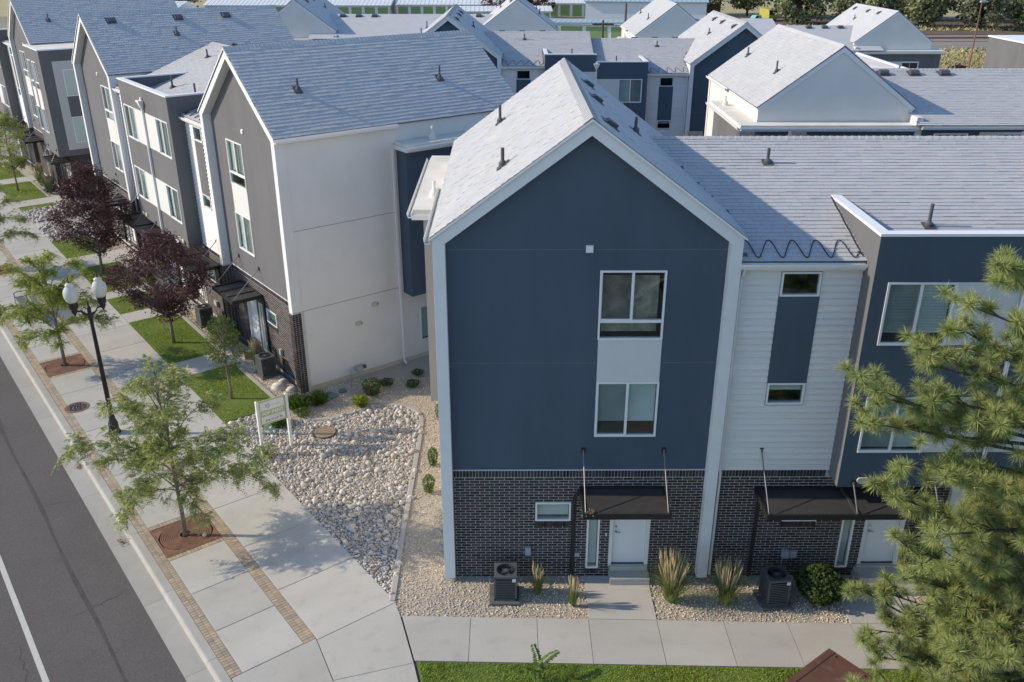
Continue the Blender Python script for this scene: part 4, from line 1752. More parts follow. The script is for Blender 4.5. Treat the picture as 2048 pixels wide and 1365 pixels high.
# sloped corner slabs joining the street walk and the front walk
cw = [W(-12.06, -5.38), W(-12.06, -3.2), (-2.70, 17.43, 0), (-2.22, 15.86, 0), W(-13.45, -5.66)]
corner = MB()
corner.prism([(p[0], p[1]) for p in cw], 'uv', -.12, 0.0, random.random())
corner.build('corner_slab', M_conc).parent = fwalk
c2 = [W(-13.46, -5.68), (-2.215, 15.85, 0), (-1.6, 13.6, 0), W(-15.6, -5.66)]
corner = MB()
corner.prism([(p[0], p[1]) for p in c2], 'uv', -.12, -.001, random.random())
corner.build('corner_slab', M_conc, fwalk)
c3 = [W(-15.62, -5.68), (-1.6, 13.58, 0), (-1.0, 11, 0), W(-18, -5.66)]
corner = MB()
corner.prism([(p[0], p[1]) for p in c3], 'uv', -.12, -.002, random.random())
corner.build('corner_slab', M_conc, fwalk)

# steps at the doors
for (x0, x1) in ((2.66, 3.69),):
    m = MB()
    m.box(x0, x1, 18.58, 18.985, -.05, .19, .5)
    m.build('door_step', M_conc2, fwalk)
    m = MB()
    m.box(x0 + .02, x1 - .02, 18.93, 19.04, .19, .325, .5)
    m.build('door_sill', M_conc2, fwalk)
m = MB()
m.prism([(9.12, 18.98), (9.12, 18.62), (9.3, 18.12), (10.6, 18.12), (10.6, 18.98)], 'uv', -.05, .13, .5)
m.build('door_step', M_conc2, fwalk)
m = MB()
m.prism([(9.14, 18.985), (9.14, 18.75), (9.26, 18.50), (10.6, 18.50), (10.6, 18.985)], 'uv', .13, .26, .5)
m.build('door_step', M_conc2, fwalk)
m = MB()
m.box(9.2, 10.4, 18.93, 19.04, .26, .325, .5)
m.build('door_sill', M_conc2, fwalk)

# gravel bed round the nearest row
KERB = [(-7.573, 27.534), (-6.9, 27.52), (-6.224, 27.60), (-5.6, 28.0), (-5.057, 28.464), (-4.5, 28.66), (-3.987, 28.62), (-3.55, 28.42), (-3.239, 28.127), (-3.04, 27.8),
        (-2.964, 27.42), (-2.935, 26.8), (-2.922, 26.234), (-2.929, 23.241), (-2.924, 20.351), (-2.897, 18.006)]
gpoly = [(-2.86, 17.95), (-2.70, 17.44), (8.47, yline(8.47, FW1)), (13, yline(13, FW1)), (13, 19.1), (5, 19.1), (5, 31.5), (-3.5, 33.2), W(-.06, 0.1)[:2], W(-.35, -1.0)[:2], W(-1.2, -1.2)[:2]] + KERB
gbed = struct(MB().prism(gpoly, 'uv', -.3, -.03, .5).build('gravel_bed', M_gravel))
rpoly = [W(-.36, -3.17)[:2], W(-.36, -2.0)[:2], W(-.9, -1.25)[:2]] + KERB + [W(-12.0, -3.19)[:2]]
rbed = struct(MB().prism(rpoly, 'uv', -.3, -.045, .5).build('rock_bed', M_soil))
# curved concrete kerb between gravel and rocks
kc = np.array(KERB)
tg = np.gradient(kc, axis=0)
tg /= np.linalg.norm(tg, axis=1)[:, None]
ki = kc + np.stack([tg[:, 1], -tg[:, 0]], 1) * .15
m = MB()
V, F = [], []
for i in range(len(kc)):
    for (q, z) in ((kc[i], -.2), (kc[i], .02), (kc[i] * .15 + ki[i] * .85, .025), (ki[i], .0), (ki[i], -.2)):
        V.append((q[0], q[1], z))
for i in range(len(kc) - 1):
    for k in range(4):
        F.append((i * 5 + k, i * 5 + k + 1, i * 5 + 5 + k + 1, i * 5 + 5 + k))
F.append((0, 1, 2, 3, 4))
F.append(tuple(reversed([len(kc) * 5 - 5 + k for k in range(5)])))
m.add(V, F, .5)
m.build('kerb', M_curb, gbed)


def in_poly(P, poly):
    x, y = P[:, 0], P[:, 1]
    ins = np.zeros(len(P), bool)
    n = len(poly)
    for i in range(n):
        x0, y0 = poly[i]
        x1, y1 = poly[(i + 1) % n]
        c = ((y0 > y) != (y1 > y)) & (x < (x1 - x0) * (y - y0) / (y1 - y0 + 1e-12) + x0)
        ins ^= c
    return ins


def sample_poly(poly, n):
    a = np.array([p[:2] for p in poly])
    lo, hi = a.min(0), a.max(0)
    P = rng.uniform(lo, hi, (n, 2))
    return P[in_poly(P, [tuple(p[:2]) for p in poly])]


def pebble_mesh(seed, ns=6, nr=3):
    r = np.random.default_rng(seed)
    V = [(0, 0, -1)]
    for i in range(1, nr + 1):
        th = math.pi * i / (nr + 1) - math.pi / 2
        for k in range(ns):
            a = 2 * math.pi * (k + .5 * (i % 2)) / ns
            rr = 1 + r.uniform(-.16, .16)
            V.append((math.cos(th) * math.cos(a) * rr, math.cos(th) * math.sin(a) * rr, math.sin(th) * (1 + r.uniform(-.1, .1))))
    V.append((0, 0, 1))
    F = []
    for k in range(ns):
        F.append((0, 1 + (k + 1) % ns, 1 + k))
        for i in range(nr - 1):
            a, b = 1 + i * ns + k, 1 + i * ns + (k + 1) % ns
            F.append((a, b, b + ns))
            F.append((a, b + ns, a + ns))
        F.append((1 + (nr - 1) * ns + k, 1 + (nr - 1) * ns + (k + 1) % ns, len(V) - 1))
    return np.array(V), np.array(F)


def scatter_stones(mb, P, size, z, shapes, flat=.65):
    """Joined stones: P (N,2), size (N,), z (N,)"""
    n = len(P)
    which = rng.integers(0, len(shapes), n)
    for k, (v, f) in enumerate(shapes):
        idx = np.where(which == k)[0]
        if not len(idx):
            continue
        a = rng.uniform(0, 2 * math.pi, len(idx))
        sx = size[idx] * rng.uniform(.75, 1.25, len(idx))
        sy = size[idx] * rng.uniform(.6, 1.0, len(idx))
        sz = size[idx] * flat * rng.uniform(.7, 1.1, len(idx))
        X = v[None, :, 0] * sx[:, None]
        Y = v[None, :, 1] * sy[:, None]
        Z = v[None, :, 2] * sz[:, None]
        ca, sa = np.cos(a)[:, None], np.sin(a)[:, None]
        VV = np.stack([X * ca - Y * sa + P[idx, 0:1], X * sa + Y * ca + P[idx, 1:2], Z + z[idx][:, None]], -1).reshape(-1, 3)
        FF = (f[None] + len(v) * np.arange(len(idx))[:, None, None]).reshape(-1, 3)
        mb.add(VV, FF, np.repeat(rng.random(len(idx)), len(f)))


shapes = [pebble_mesh(i) for i in range(6)]
oct_ = [pebble_mesh(20 + i, 4, 1) for i in range(4)]

# river stones: grid-jittered so they pack
def packed(poly, sp):
    a = np.array([p[:2] for p in poly])
    lo, hi = a.min(0), a.max(0)
    gx = np.arange(lo[0], hi[0], sp)
    gy = np.arange(lo[1], hi[1], sp * .87)
    X, Y = np.meshgrid(gx, gy)
    X = X + (np.arange(len(gy)) % 2)[:, None] * sp / 2
    P = np.stack([X.reshape(-1), Y.reshape(-1)], 1) + rng.normal(0, sp * .22, (X.size, 2))
    return P[in_poly(P, [tuple(p[:2]) for p in poly])]


rp_in = [tuple(np.array(p[:2]) * .988 + np.array((-5.2, 23.5)) * .012) for p in rpoly]
P = packed(rp_in, .088)
P = P[np.hypot(P[:, 0] + 6.28, P[:, 1] - 26.54) > .47]
size = np.clip(rng.lognormal(math.log(.042), .38, len(P)), .022, .14)
order = np.argsort(-size)
P, size = P[order], size[order]
stone_meshes = []
for k, (v, f) in enumerate(shapes):
    mm = MB()
    mm.add(v * np.array([1, .8, .62]), f, 0.0)
    me = mm.mesh('stone', True)
    me.materials.append(M_stone)
    stone_meshes.append(me)
for i in range(300):
    s_ = float(size[i]) * 1.15
    inst('stone', stone_meshes[i % 6], (P[i, 0], P[i, 1], -.03 + s_ * .35), (random.uniform(-.3, .3), random.uniform(-.3, .3), random.uniform(0, 6.3)), (s_, s_ * random.uniform(.8, 1.1), s_), rbed)
m = MB()
scatter_stones(m, P[300:], size[300:], -.035 + size[300:] * .3 + rng.uniform(0, .012, len(P) - 300), shapes, .55)
P2 = packed(rp_in, .07)
P2 = P2[np.hypot(P2[:, 0] + 6.28, P2[:, 1] - 26.54) > .42]
sz2 = rng.uniform(.018, .04, len(P2))
scatter_stones(m, P2, sz2, np.full(len(P2), -.03), shapes[:3])
m.build('stone_field', M_stone, rbed, True, kind='stuff')
# far river stones between the street rows
fr = [W(25.4, -3.16)[:2], W(25.4, -.3)[:2], W(28.6, -.3)[:2], W(28.6, -3.16)[:2]]
fr2 = [W(29.9, -3.16)[:2], W(29.9, -.3)[:2], W(33.1, -.3)[:2], W(33.1, -3.16)[:2]]
m = MB()
for q in (fr, fr2):
    P = packed(q, .2)
    scatter_stones(m, P, np.clip(rng.lognormal(math.log(.10), .3, len(P)), .06, .24), np.full(len(P), .01), shapes)
m.build('stone_field', M_stone, rbed, True, kind='stuff')

# gravel pebbles
gp = [p for p in gpoly]
m = MB()
P = sample_poly(gp, 120000)
d = np.hypot(P[:, 0], P[:, 1])
keep = (P[:, 1] < 30.8) & ~((P[:, 0] > -1.66) & (P[:, 1] > 18.97)) & ~((P[:, 0] > 2.0) & (P[:, 0] < 3.69)) & ~((P[:, 0] > 8.47) & (P[:, 0] < 10.4)) & ~((P[:, 0] > -2.9) & (P[:, 0] < -1.6) & (P[:, 1] > 29))
P = P[keep]
print('pebbles', len(P))
sz = rng.uniform(.012, .030, len(P))
scatter_stones(m, P, sz, np.full(len(P), -.022) + rng.uniform(0, .012, len(P)), oct_, .8)
bp_ = []
for a, b in ((-.3, 4.05), (5.5, 10.86), (12.06, 14.35), (15.3, 19.7), (21.75, 25.4)):
    q = [W(a, -.95)[:2], W(a, -.05)[:2], W(b, -.05)[:2], W(b, -.95)[:2]]
    bp_.append(sample_poly(q, int((b - a) * 2600)))
P = np.concatenate(bp_)
scatter_stones(m, P, rng.uniform(.016, .035, len(P)), np.full(len(P), -.02), oct_, .8)
o = m.build('gravel', M_pebble, None, False)
o['kind'] = 'stuff'
o['label'] = 'tan gravel chips covering the beds round the houses'

# front lawn strip
flawn = struct(MB().prism([(-1.3, 12.5), (-2.15, yline(-2.2, FW0) - .012), (20, yline(20, FW0) - .012), (20, 12.6), (-1.2, 12.6)], 'uv', -.3, -.012, .5).build('front_lawn', M_turf))
m = MB()
V, F, rr = grass_mesh([(-2.1, 12.0, 13.6, 15.9)], 2600, .06, .010)
c = V.reshape(-1, 3, 3).mean(1)
ok = (c[:, 1] < yline(c[:, 0], FW0) - .03) & (c[:, 0] > -2.1 - (c[:, 1] - 15.8) * .25)
V = V.reshape(-1, 3, 3)[ok].reshape(-1, 3)
m.add(V, np.arange(len(V)).reshape(-1, 3), rr[ok])
o = m.build('front_grass', M_grass)
o['kind'] = 'stuff'
o['label'] = 'mown green grass strip below the front walk'

# ------------------------------------------------------------------ vegetation builders
def leaf_quads(mb, C, size, aspect=.5, up_bias=.3, droop=0.0, rnd=None, fold=True):
    """Diamond leaves at C (N,3)."""
    n = len(C)
    d = rng.normal(0, 1, (n, 3))
    d[:, 2] = d[:, 2] * .6 - droop
    d /= np.linalg.norm(d, axis=1)[:, None]
    nr = rng.normal(0, 1, (n, 3))
    nr[:, 2] += up_bias * 2
    s_ = np.cross(d, nr)
    s_ /= np.linalg.norm(s_, axis=1)[:, None] + 1e-9
    sz = (size * rng.uniform(.7, 1.3, n))[:, None]
    v0 = C - d * sz * .5
    v1 = C + s_ * sz * aspect * .5
    v2 = C + d * sz * .5
    v3 = C - s_ * sz * aspect * .5
    V = np.stack([v0, v1, v2, v3], 1).reshape(-1, 3)
    F = np.arange(4 * n).reshape(-1, 4)
    mb.add(V, F, rng.random(n) if rnd is None else rnd)


def bez(p0, p1, p2, n):
    t = np.linspace(0, 1, n)[:, None]
    p0, p1, p2 = map(np.array, (p0, p1, p2))
    return (1 - t) ** 2 * p0 + 2 * t * (1 - t) * p1 + t * t * p2


def fronds(mb, base, direc, length, leaflets=9, lsize=.05, droop=.5):
    """Compound leaves: base (N,3), direction (N,3). Each frond = pairs of leaflets along a drooping rachis."""
    n = len(base)
    d = direc / (np.linalg.norm(direc, axis=1)[:, None] + 1e-9)
    side = np.cross(d, np.array([0, 0, 1.0]))
    side /= np.linalg.norm(side, axis=1)[:, None] + 1e-9
    Vs, Rs = [], []
    fr_r = rng.random(n)
    for k in range(leaflets):
        t = (k + .6) / leaflets
        L = length * t
        P = base + d * L[:, None] + np.array([0, 0, -1.0]) * (droop * length * t * t)[:, None]
        for sg in (-1, 1):
            ls = lsize * (1.1 - .5 * t) * rng.uniform(.8, 1.2, n)
            q = P + side * (sg * ls)[:, None] + np.array([0, 0, -.35]) * ls[:, None]
            w = d * (ls * .30)[:, None] + np.array([0, 0, 1]) * (rng.uniform(-.2, .2, n) * ls)[:, None]
            mid = (P + q) / 2
            Vs.append(np.stack([P, mid + w, q, mid - w], 1))
            Rs.append(np.clip(fr_r * .8 + rng.random(n) * .2, 0, .999))
    V = np.concatenate(Vs).reshape(-1, 3)
    mb.add(V, np.arange(len(V)).reshape(-1, 4), np.concatenate(Rs))


def ellip(n, r, surf=.6):
    d = rng.normal(0, 1, (n, 3))
    d /= np.linalg.norm(d, axis=1)[:, None]
    q = rng.random(n) ** (1 / (3 + surf * 4))
    return d * q[:, None] * np.array(r)


def broadleaf(name, base, height, crown_z0, rad, label, leafm, barkm, n_clump=90, per=110, leaf=.07, clump_r=.36, group=None, seed=1, trunk_r=.07, aspect=.5, cat='tree',
              open_=.0, lean=(0, 0), top_narrow=.35):
    global rng
    rng_old = rng
    rng = np.random.default_rng(seed)
    random.seed(seed)
    root = empty(name, base)
    tag(root, label, cat, group)
    cz = (crown_z0 + height) / 2
    hz = (height - crown_z0) / 2
    # clump centres in an egg shape with uneven outline
    C = []
    while len(C) < n_clump:
        p = ellip(1, (1, 1, 1), .8)[0]
        w = 1 - top_narrow * max(0, p[2]) - .12 * max(0, -p[2])
        a = math.atan2(p[1], p[0])
        lob = 1 + .16 * math.sin(a * 3 + seed) + .12 * math.sin(p[2] * 5 + seed * 2)
        q = np.array([p[0] * rad[0] * w * lob + lean[0] * p[2], p[1] * rad[1] * w * lob + lean[1] * p[2], cz + p[2] * hz * (1 + .08 * math.sin(a * 2 + seed))])
        C.append(q)
    C = np.array(C)
    t = MB()
    pts = [(0, 0, -.1), (.01, 0, crown_z0 * .5), (.03 * math.sin(seed), .02, crown_z0), (lean[0] * .3, lean[1] * .3, cz), (lean[0] * .8, lean[1] * .8, height * .93)]
    t.tube(pts, [trunk_r * 1.25, trunk_r, trunk_r * .85, trunk_r * .5, trunk_r * .12], 8)
    for i in range(0, n_clump, 2):
        e = C[i]
        z0 = np.clip(e[2] - np.hypot(e[0], e[1]) * rng.uniform(.5, 1.0), crown_z0 * .9, height * .8)
        b = bez((lean[0] * .4 * z0 / height, lean[1] * .4 * z0 / height, z0), (e[0] * .5, e[1] * .5, z0 + (e[2] - z0) * .35), e, 6)
        t.tube([tuple(x) for x in b], list(np.linspace(trunk_r * .42, trunk_r * .08, 6)), 5, cap=False)
    t.build('trunk', barkm, root, True)
    c = MB()
    n = n_clump * per
    cl = rng.integers(0, n_clump, n)
    P = C[cl] + ellip(n, (clump_r, clump_r, clump_r * .7), .2) * rng.uniform(.6, 1.25, n_clump)[cl][:, None]
    cr = rng.random(n_clump)
    leaf_quads(c, P, leaf, aspect, .35, .2, np.clip(cr[cl] * .55 + rng.random(n) * .45, 0, .999))
    # stray twigs that break the outline
    ns = n // 14
    dd = ellip(ns, (1, 1, 1), 5)
    dd /= np.linalg.norm(dd, axis=1)[:, None]
    k = rng.integers(0, n_clump, ns)
    P = C[k] + dd * rng.uniform(.7, 1.5, ns)[:, None] * clump_r
    leaf_quads(c, P, leaf, aspect, .3, .2)
    c.build('crown', leafm, root)
    rng = rng_old
    return root


def locust(name, base, height, branches, label, leafm, seed, trunk_r=.06, per=150, fl=.27, ls=.058, group=None):
    """branches: list of (start z, azimuth deg, reach, rise, droop)."""
    global rng
    rng_old = rng
    rng = np.random.default_rng(seed)
    root = empty(name, base)
    tag(root, label, 'tree', group)
    t = MB()
    trunk = [(0, 0, -.1), (.02, 0, height * .22), (-.02, .03, height * .42), (.03, -.02, height * .65), (-.05, .03, height * .85), (-.02, .05, height * .98)]
    t.tube(trunk, [trunk_r * 1.2, trunk_r, trunk_r * .8, trunk_r * .5, trunk_r * .3, trunk_r * .1], 8)
    c = MB()
    FB, FD = [], []
    extra = []
    for k in range(6):
        z0 = rng.uniform(.3, .8) * height
        extra.append((z0, rng.uniform(0, 360), rng.uniform(.6, 1.7) * (1.25 - z0 / height), rng.uniform(.3, 1.0), rng.uniform(0, .35)))
    for (z0, az, reach, rise, droop) in list(branches) + extra:
        a = math.radians(az)
        e = np.array([math.cos(a) * reach, math.sin(a) * reach, z0 + rise - droop])
        mid = np.array([math.cos(a) * reach * .45, math.sin(a) * reach * .45, z0 + rise * 1.05])
        tx = np.interp(z0, [p[2] for p in trunk], [p[0] for p in trunk])
        b = bez((tx, 0, z0), mid, e, 10)
        t.tube([tuple(x) for x in b], list(np.linspace(trunk_r * .34, .006, 10)), 5, cap=False)
        dirb = np.gradient(b, axis=0)
        # side twigs
        nt = max(9, int(reach * 11))
        for k in range(nt):
            f = rng.uniform(.16, 1.0)
            i = min(9, int(f * 9.99))
            p = b[i] + (b[min(i + 1, 9)] - b[i]) * (f * 9.99 - i if i < 9 else 0)
            dv = dirb[i] / np.linalg.norm(dirb[i])
            perp = np.cross(dv, [0, 0, 1])
            perp /= np.linalg.norm(perp) + 1e-9
            sg = rng.choice([-1, 1])
            L = rng.uniform(.25, .85) * min(1.0, reach) * (1.15 - .6 * f)
            q = p + (dv * rng.uniform(.3, .9) + perp * sg * rng.uniform(.3, 1.0) + np.array([0, 0, rng.uniform(-.25, .45)])) * L
            tw = bez(p, (p + q) / 2 + np.array([0, 0, .06]), q, 4)
            t.tube([tuple(x) for x in tw], [.010, .008, .006, .004], 4, cap=False)
            nf = int(per * L * .18) + 2
            u = rng.uniform(.15, 1.05, nf)
            B = p + (q - p) * u[:, None] + rng.normal(0, .07, (nf, 3))
            D = rng.normal(0, 1, (nf, 3))
            D[:, 2] *= .5
            D += (q - p) / np.linalg.norm(q - p) * .8
            FB.append(B)
            FD.append(D)
    B = np.concatenate(FB)
    D = np.concatenate(FD)
    fronds(c, B, D, fl * rng.uniform(.6, 1.25, len(B)), 7, ls, .55)
    t.build('trunk', M_bark_l, root, True)
    c.build('crown', leafm, root)
    rng = rng_old
    return root


def needle_tufts(mb, C, D, n=70, L=.19, w=.0042):
    """Pine tufts: centre C (N,3), direction D (N,3)."""
    N = len(C)
    D = D / np.linalg.norm(D, axis=1)[:, None]
    CC = np.repeat(C, n, 0)
    DD = np.repeat(D, n, 0)
    v = rng.normal(0, 1, (N * n, 3))
    v /= np.linalg.norm(v, axis=1)[:, None]
    d = v + DD * rng.uniform(.15, .75, N * n)[:, None]
    d /= np.linalg.norm(d, axis=1)[:, None]
    ln = (L * rng.uniform(.7, 1.2, N * n))[:, None]
    st = CC - DD * rng.uniform(0, .07, N * n)[:, None]
    s_ = np.cross(d, rng.normal(0, 1, (N * n, 3)))
    s_ /= np.linalg.norm(s_, axis=1)[:, None] + 1e-9
    tip = st + d * ln + np.array([0, 0, -.02])
    V = np.stack([st + s_ * w, st - s_ * w, tip - s_ * w * .25, tip + s_ * w * .25], 1).reshape(-1, 3)
    tr = np.repeat(rng.random(N), n)
    mb.add(V, np.arange(len(V)).reshape(-1, 4), np.clip(tr * .6 + rng.random(N * n) * .4, 0, .999))


def shrub(name, base, r, hgt, label, leafm, n=900, leaf=.05, group=None, seed=3, aspect=.55, spiky=False):
    global rng
    ro = rng
    rng = np.random.default_rng(seed)
    root = empty(name, base)
    tag(root, label, 'shrub', group)
    t = MB()
    for k in range(9):
        a = rng.uniform(0, 6.3)
        q = rng.uniform(.3, .8)
        t.tube([(0, 0, -.03), (math.cos(a) * r * q * .5, math.sin(a) * r * q * .5, hgt * .5), (math.cos(a) * r * q, math.sin(a) * r * q, hgt * .85)], [.014, .01, .004], 4, cap=False)
    t.build('stem', M_bark_d, root)
    c = MB()
    P = ellip(n, (r, r, hgt * .55), 1.2)
    lob = 1 + .12 * np.sin(np.arctan2(P[:, 1], P[:, 0]) * 4 + seed) + .1 * np.sin(P[:, 2] / hgt * 9)
    P[:, :2] *= lob[:, None]
    P[:, 2] += hgt * .52
    P[:, 2] = np.maximum(P[:, 2], .02)
    if spiky:
        D = P - np.array([0, 0, hgt * .1])
        D /= np.linalg.norm(D, axis=1)[:, None]
        s_ = np.cross(D, rng.normal(0, 1, D.shape))
        s_ /= np.linalg.norm(s_, axis=1)[:, None]
        V = np.stack([P - D * leaf, P + s_ * leaf * .12, P + D * leaf, P - s_ * leaf * .12], 1).reshape(-1, 3)
        c.add(V, np.arange(len(V)).reshape(-1, 4), rng.random(n))
    else:
        leaf_quads(c, P, leaf, aspect, .6, .1)
    c.build('foliage', leafm, root)
    rng = ro
    return root


def reed(name, base, hgt, r, label, nb=150, npl=40, seed=1, group='feather reed grasses'):
    """Upright grass: arching blades and plumed stalks."""
    global rng
    ro = rng
    rng = np.random.default_rng(seed)
    root = empty(name, base)
    tag(root, label, 'grass clump', group)
    b = MB()
    for k in range(int(nb * 2.5)):
        a = rng.uniform(0, 6.3)
        L = hgt * rng.uniform(.45, .82)
        out = r * rng.uniform(.3, 1.75)
        p0 = np.array([math.cos(a) * r * .2, math.sin(a) * r * .2, 0])
        p1 = np.array([math.cos(a) * out * .4, math.sin(a) * out * .4, L * .8])
        p2 = np.array([math.cos(a) * out, math.sin(a) * out, L * rng.uniform(.45, 1.0)])
        q = bez(p0, p1, p2, 5)
        s_ = np.array([-math.sin(a), math.cos(a), 0]) * .006
        V = []
        for i, x in enumerate(q):
            w = 1 - .8 * i / 4
            V += [x + s_ * w, x - s_ * w]
        b.add(V, [(2 * i, 2 * i + 1, 2 * i + 3, 2 * i + 2) for i in range(4)])
    b.build('blades', M_reedg, root)
    p = MB()
    for k in range(int(npl * 1.8)):
        a = rng.uniform(0, 6.3)
        out = r * rng.uniform(.05, .85)
        L = hgt * rng.uniform(.78, 1.0)
        top = np.array([math.cos(a) * out, math.sin(a) * out, L])
        st = np.array([math.cos(a) * r * .15, math.sin(a) * r * .15, .1])
        m1 = st + (top - st) * .6
        p.tube([tuple(st), tuple(m1), tuple(st + (top - st) * .72), tuple(st + (top - st) * .86), tuple(top)], [.003, .004, .016, .015, .003], 5)
    p.build('plumes', M_reedp, root)
    rng = ro
    return root


# ------------------------------------------------------------------ object builders
def condenser(base, rz, label, w=.58, hgt=.80):
    root = empty('air_conditioner', base, rz)
    tag(root, label, 'air conditioner', 'condenser units at the house fronts')
    h = w / 2
    m = MB()
    c = .05
    # corner posts and solid bands
    for sx in (-1, 1):
        for sy in (-1, 1):
            m.box(sx * h - (c if sx > 0 else 0), sx * h + (c if sx < 0 else 0), sy * h - (c if sy > 0 else 0), sy * h + (c if sy < 0 else 0), .06, hgt - .06, .5)
    m.box(-h, h, -h, h, .04, .10, .5)
    # top with fan opening: ring of quads between square and circle
    n = 32
    V, F = [], []
    for i in range(n):
        a = 2 * math.pi * i / n
        ca, sa = math.cos(a), math.sin(a)
        k = h / max(abs(ca), abs(sa))
        V += [(ca * k, sa * k, hgt - .07), (ca * k, sa * k, hgt - .005), (ca * h * .80, sa * h * .80, hgt), (ca * h * .80, sa * h * .80, hgt - .06)]
    for i in range(n):
        j = (i + 1) % n
        F += [(4 * i, 4 * j, 4 * j + 1, 4 * i + 1), (4 * i + 1, 4 * j + 1, 4 * j + 2, 4 * i + 2), (4 * i + 2, 4 * j + 2, 4 * j + 3, 4 * i + 3)]
    m.add(V, F, .5)
    m.build('casing', M_ac, root)
    m = MB()
    m.box(-h + .04, h - .04, -h + .04, h - .04, .08, hgt - .12, .5)
    m.build('coil', M_ac_d, root)
    lo = MB()
    for k in range(11):
        z = .13 + k * (hgt - .27) / 10
        for (x0, x1, y0, y1) in ((-h + c, h - c, -h, -h + .02), (-h + c, h - c, h - .02, h), (-h, -h + .02, -h + c, h - c), (h - .02, h, -h + c, h - c)):
            lo.box(x0, x1, y0, y1, z, z + .026, .5)
    o = lo.build('louvre', M_ac, root)
    o['kind'] = 'stuff'
    m = MB()
    m.lathe([(.0, hgt - .13), (h * .78, hgt - .13)], 0, 0, 24, .5, cap=False)
    m.build('fan_well', M_ac_d, root)
    m = MB()
    m.lathe([(.085, hgt - .10), (.085, hgt - .02), (.0, hgt - .01)], 0, 0, 14, .5)
    for k in range(4):
        a = k * math.pi / 2 + .4
        V = []
        for (rr, da, dz) in ((.08, -.5, -.08), (h * .74, -.35, -.10), (h * .74, .35, -.04), (.08, .5, -.04)):
            V.append((rr * math.cos(a + da), rr * math.sin(a + da), hgt + dz))
        m.add(V, [(0, 1, 2, 3)], .5)
    m.build('fan', M_ac, root)
    g = MB()
    for rr in np.linspace(.1, h * .79, 6):
        pts = [(rr * math.cos(a), rr * math.sin(a), hgt + .006) for a in np.linspace(0, 2 * math.pi, 25)]
        g.tube(pts, .0035, 4, cap=False)
    o = g.build('grille', M_ac_d, root)
    o['kind'] = 'stuff'
    m = MB()
    m.box(h - .12, h - .03, -h - .006, -h, hgt - .16, hgt - .07, .5)
    m.build('label_plate', M_signw, root)
    p = MB()
    p.box(-h - .12, h + .06, -h - .12, h + .08, -.04, .045, .5)
    p.build('pad', M_pad, root)
    l = MB()
    l.tube([(h * .6, h, .55), (h * .8, h + .2, .5), (h * .9, h + .38, .62)], .018, 6)
    l.build('line_set', M_black, root)
    return root


def bez_obj(name, p0, p1, p2, r, matr, parent=None):
    m = MB()
    m.tube([tuple(x) for x in bez(p0, p1, p2, 9)], r, 6)
    return m.build(name, matr, parent)


def street_lamp(base, rz, label):
    root = empty('street_lamp', base, rz)
    tag(root, label, 'street lamp')
    m = MB()
    m.lathe([(.20, 0), (.20, .06), (.17, .10), (.16, .38), (.13, .46), (.10, .55), (.105, .60), (.085, .66)], 0, 0, 16, .5)
    m.build('base', M_lampblack, root)
    m = MB()
    # fluted shaft
    n = 24
    V, F = [], []
    zs = [.64, 1.5, 2.5, 3.4, 4.25]
    for i, z in enumerate(zs):
        r0 = .083 - .028 * i / 4
        for k in range(n):
            rr = r0 * (1.0 if k % 2 else .86)
            V.append((rr * math.cos(2 * math.pi * k / n), rr * math.sin(2 * math.pi * k / n), z))
    for i in range(len(zs) - 1):
        for k in range(n):
            k2 = (k + 1) % n
            F.append((i * n + k, i * n + k2, (i + 1) * n + k2, (i + 1) * n + k))
    m.add(V, F, .5)
    m.build('shaft', M_lampblack, root)
    m = MB()
    m.lathe([(.055, 4.24), (.085, 4.28), (.085, 4.34), (.065, 4.40), (.06, 4.58), (.07, 4.62), (.03, 4.68), (.022, 4.74), (.035, 4.78), (.0, 4.86)], 0, 0, 14, .5)
    m.build('capital', M_lampblack, root)
    for sg in (-1, 1):
        m = MB()
        m.tube([(sg * .04, 0, 4.36), (sg * .16, 0, 4.44), (sg * .24, 0, 4.55), (sg * .34, 0, 4.575), (sg * .43, 0, 4.56)], [.045, .038, .034, .034, .04], 8)
        m.tube([(sg * .06, 0, 4.60), (sg * .13, 0, 4.66), (sg * .20, 0, 4.62)], .012, 6)
        m.build('arm', M_lampblack, root)
        m = MB()
        m.lathe([(.02, 4.44), (.05, 4.50), (.085, 4.56), (.095, 4.66), (.135, 4.70), (.14, 4.86), (.155, 4.90), (.0, 4.91)], sg * .43, 0, 18, .5)
        f = m.build('fitter', M_lampblack, root)
        m = MB()
        prof = [(.13, 4.90), (.185, 4.98), (.22, 5.08), (.235, 5.18), (.22, 5.29), (.175, 5.38), (.125, 5.43), (.115, 5.45), (.125, 5.48), (.12, 5.52), (.07, 5.56), (.0, 5.57)]
        m.lathe(prof, sg * .43, 0, 24, .5)
        g = m.build('globe', M_globe, root, True)
        m = MB()
        m.lathe([(.05, 5.55), (.03, 5.59), (.012, 5.64), (.016, 5.68), (.0, 5.78)], sg * .43, 0, 8, .5)
        m.build('finial', M_lampblack, root)
    return root


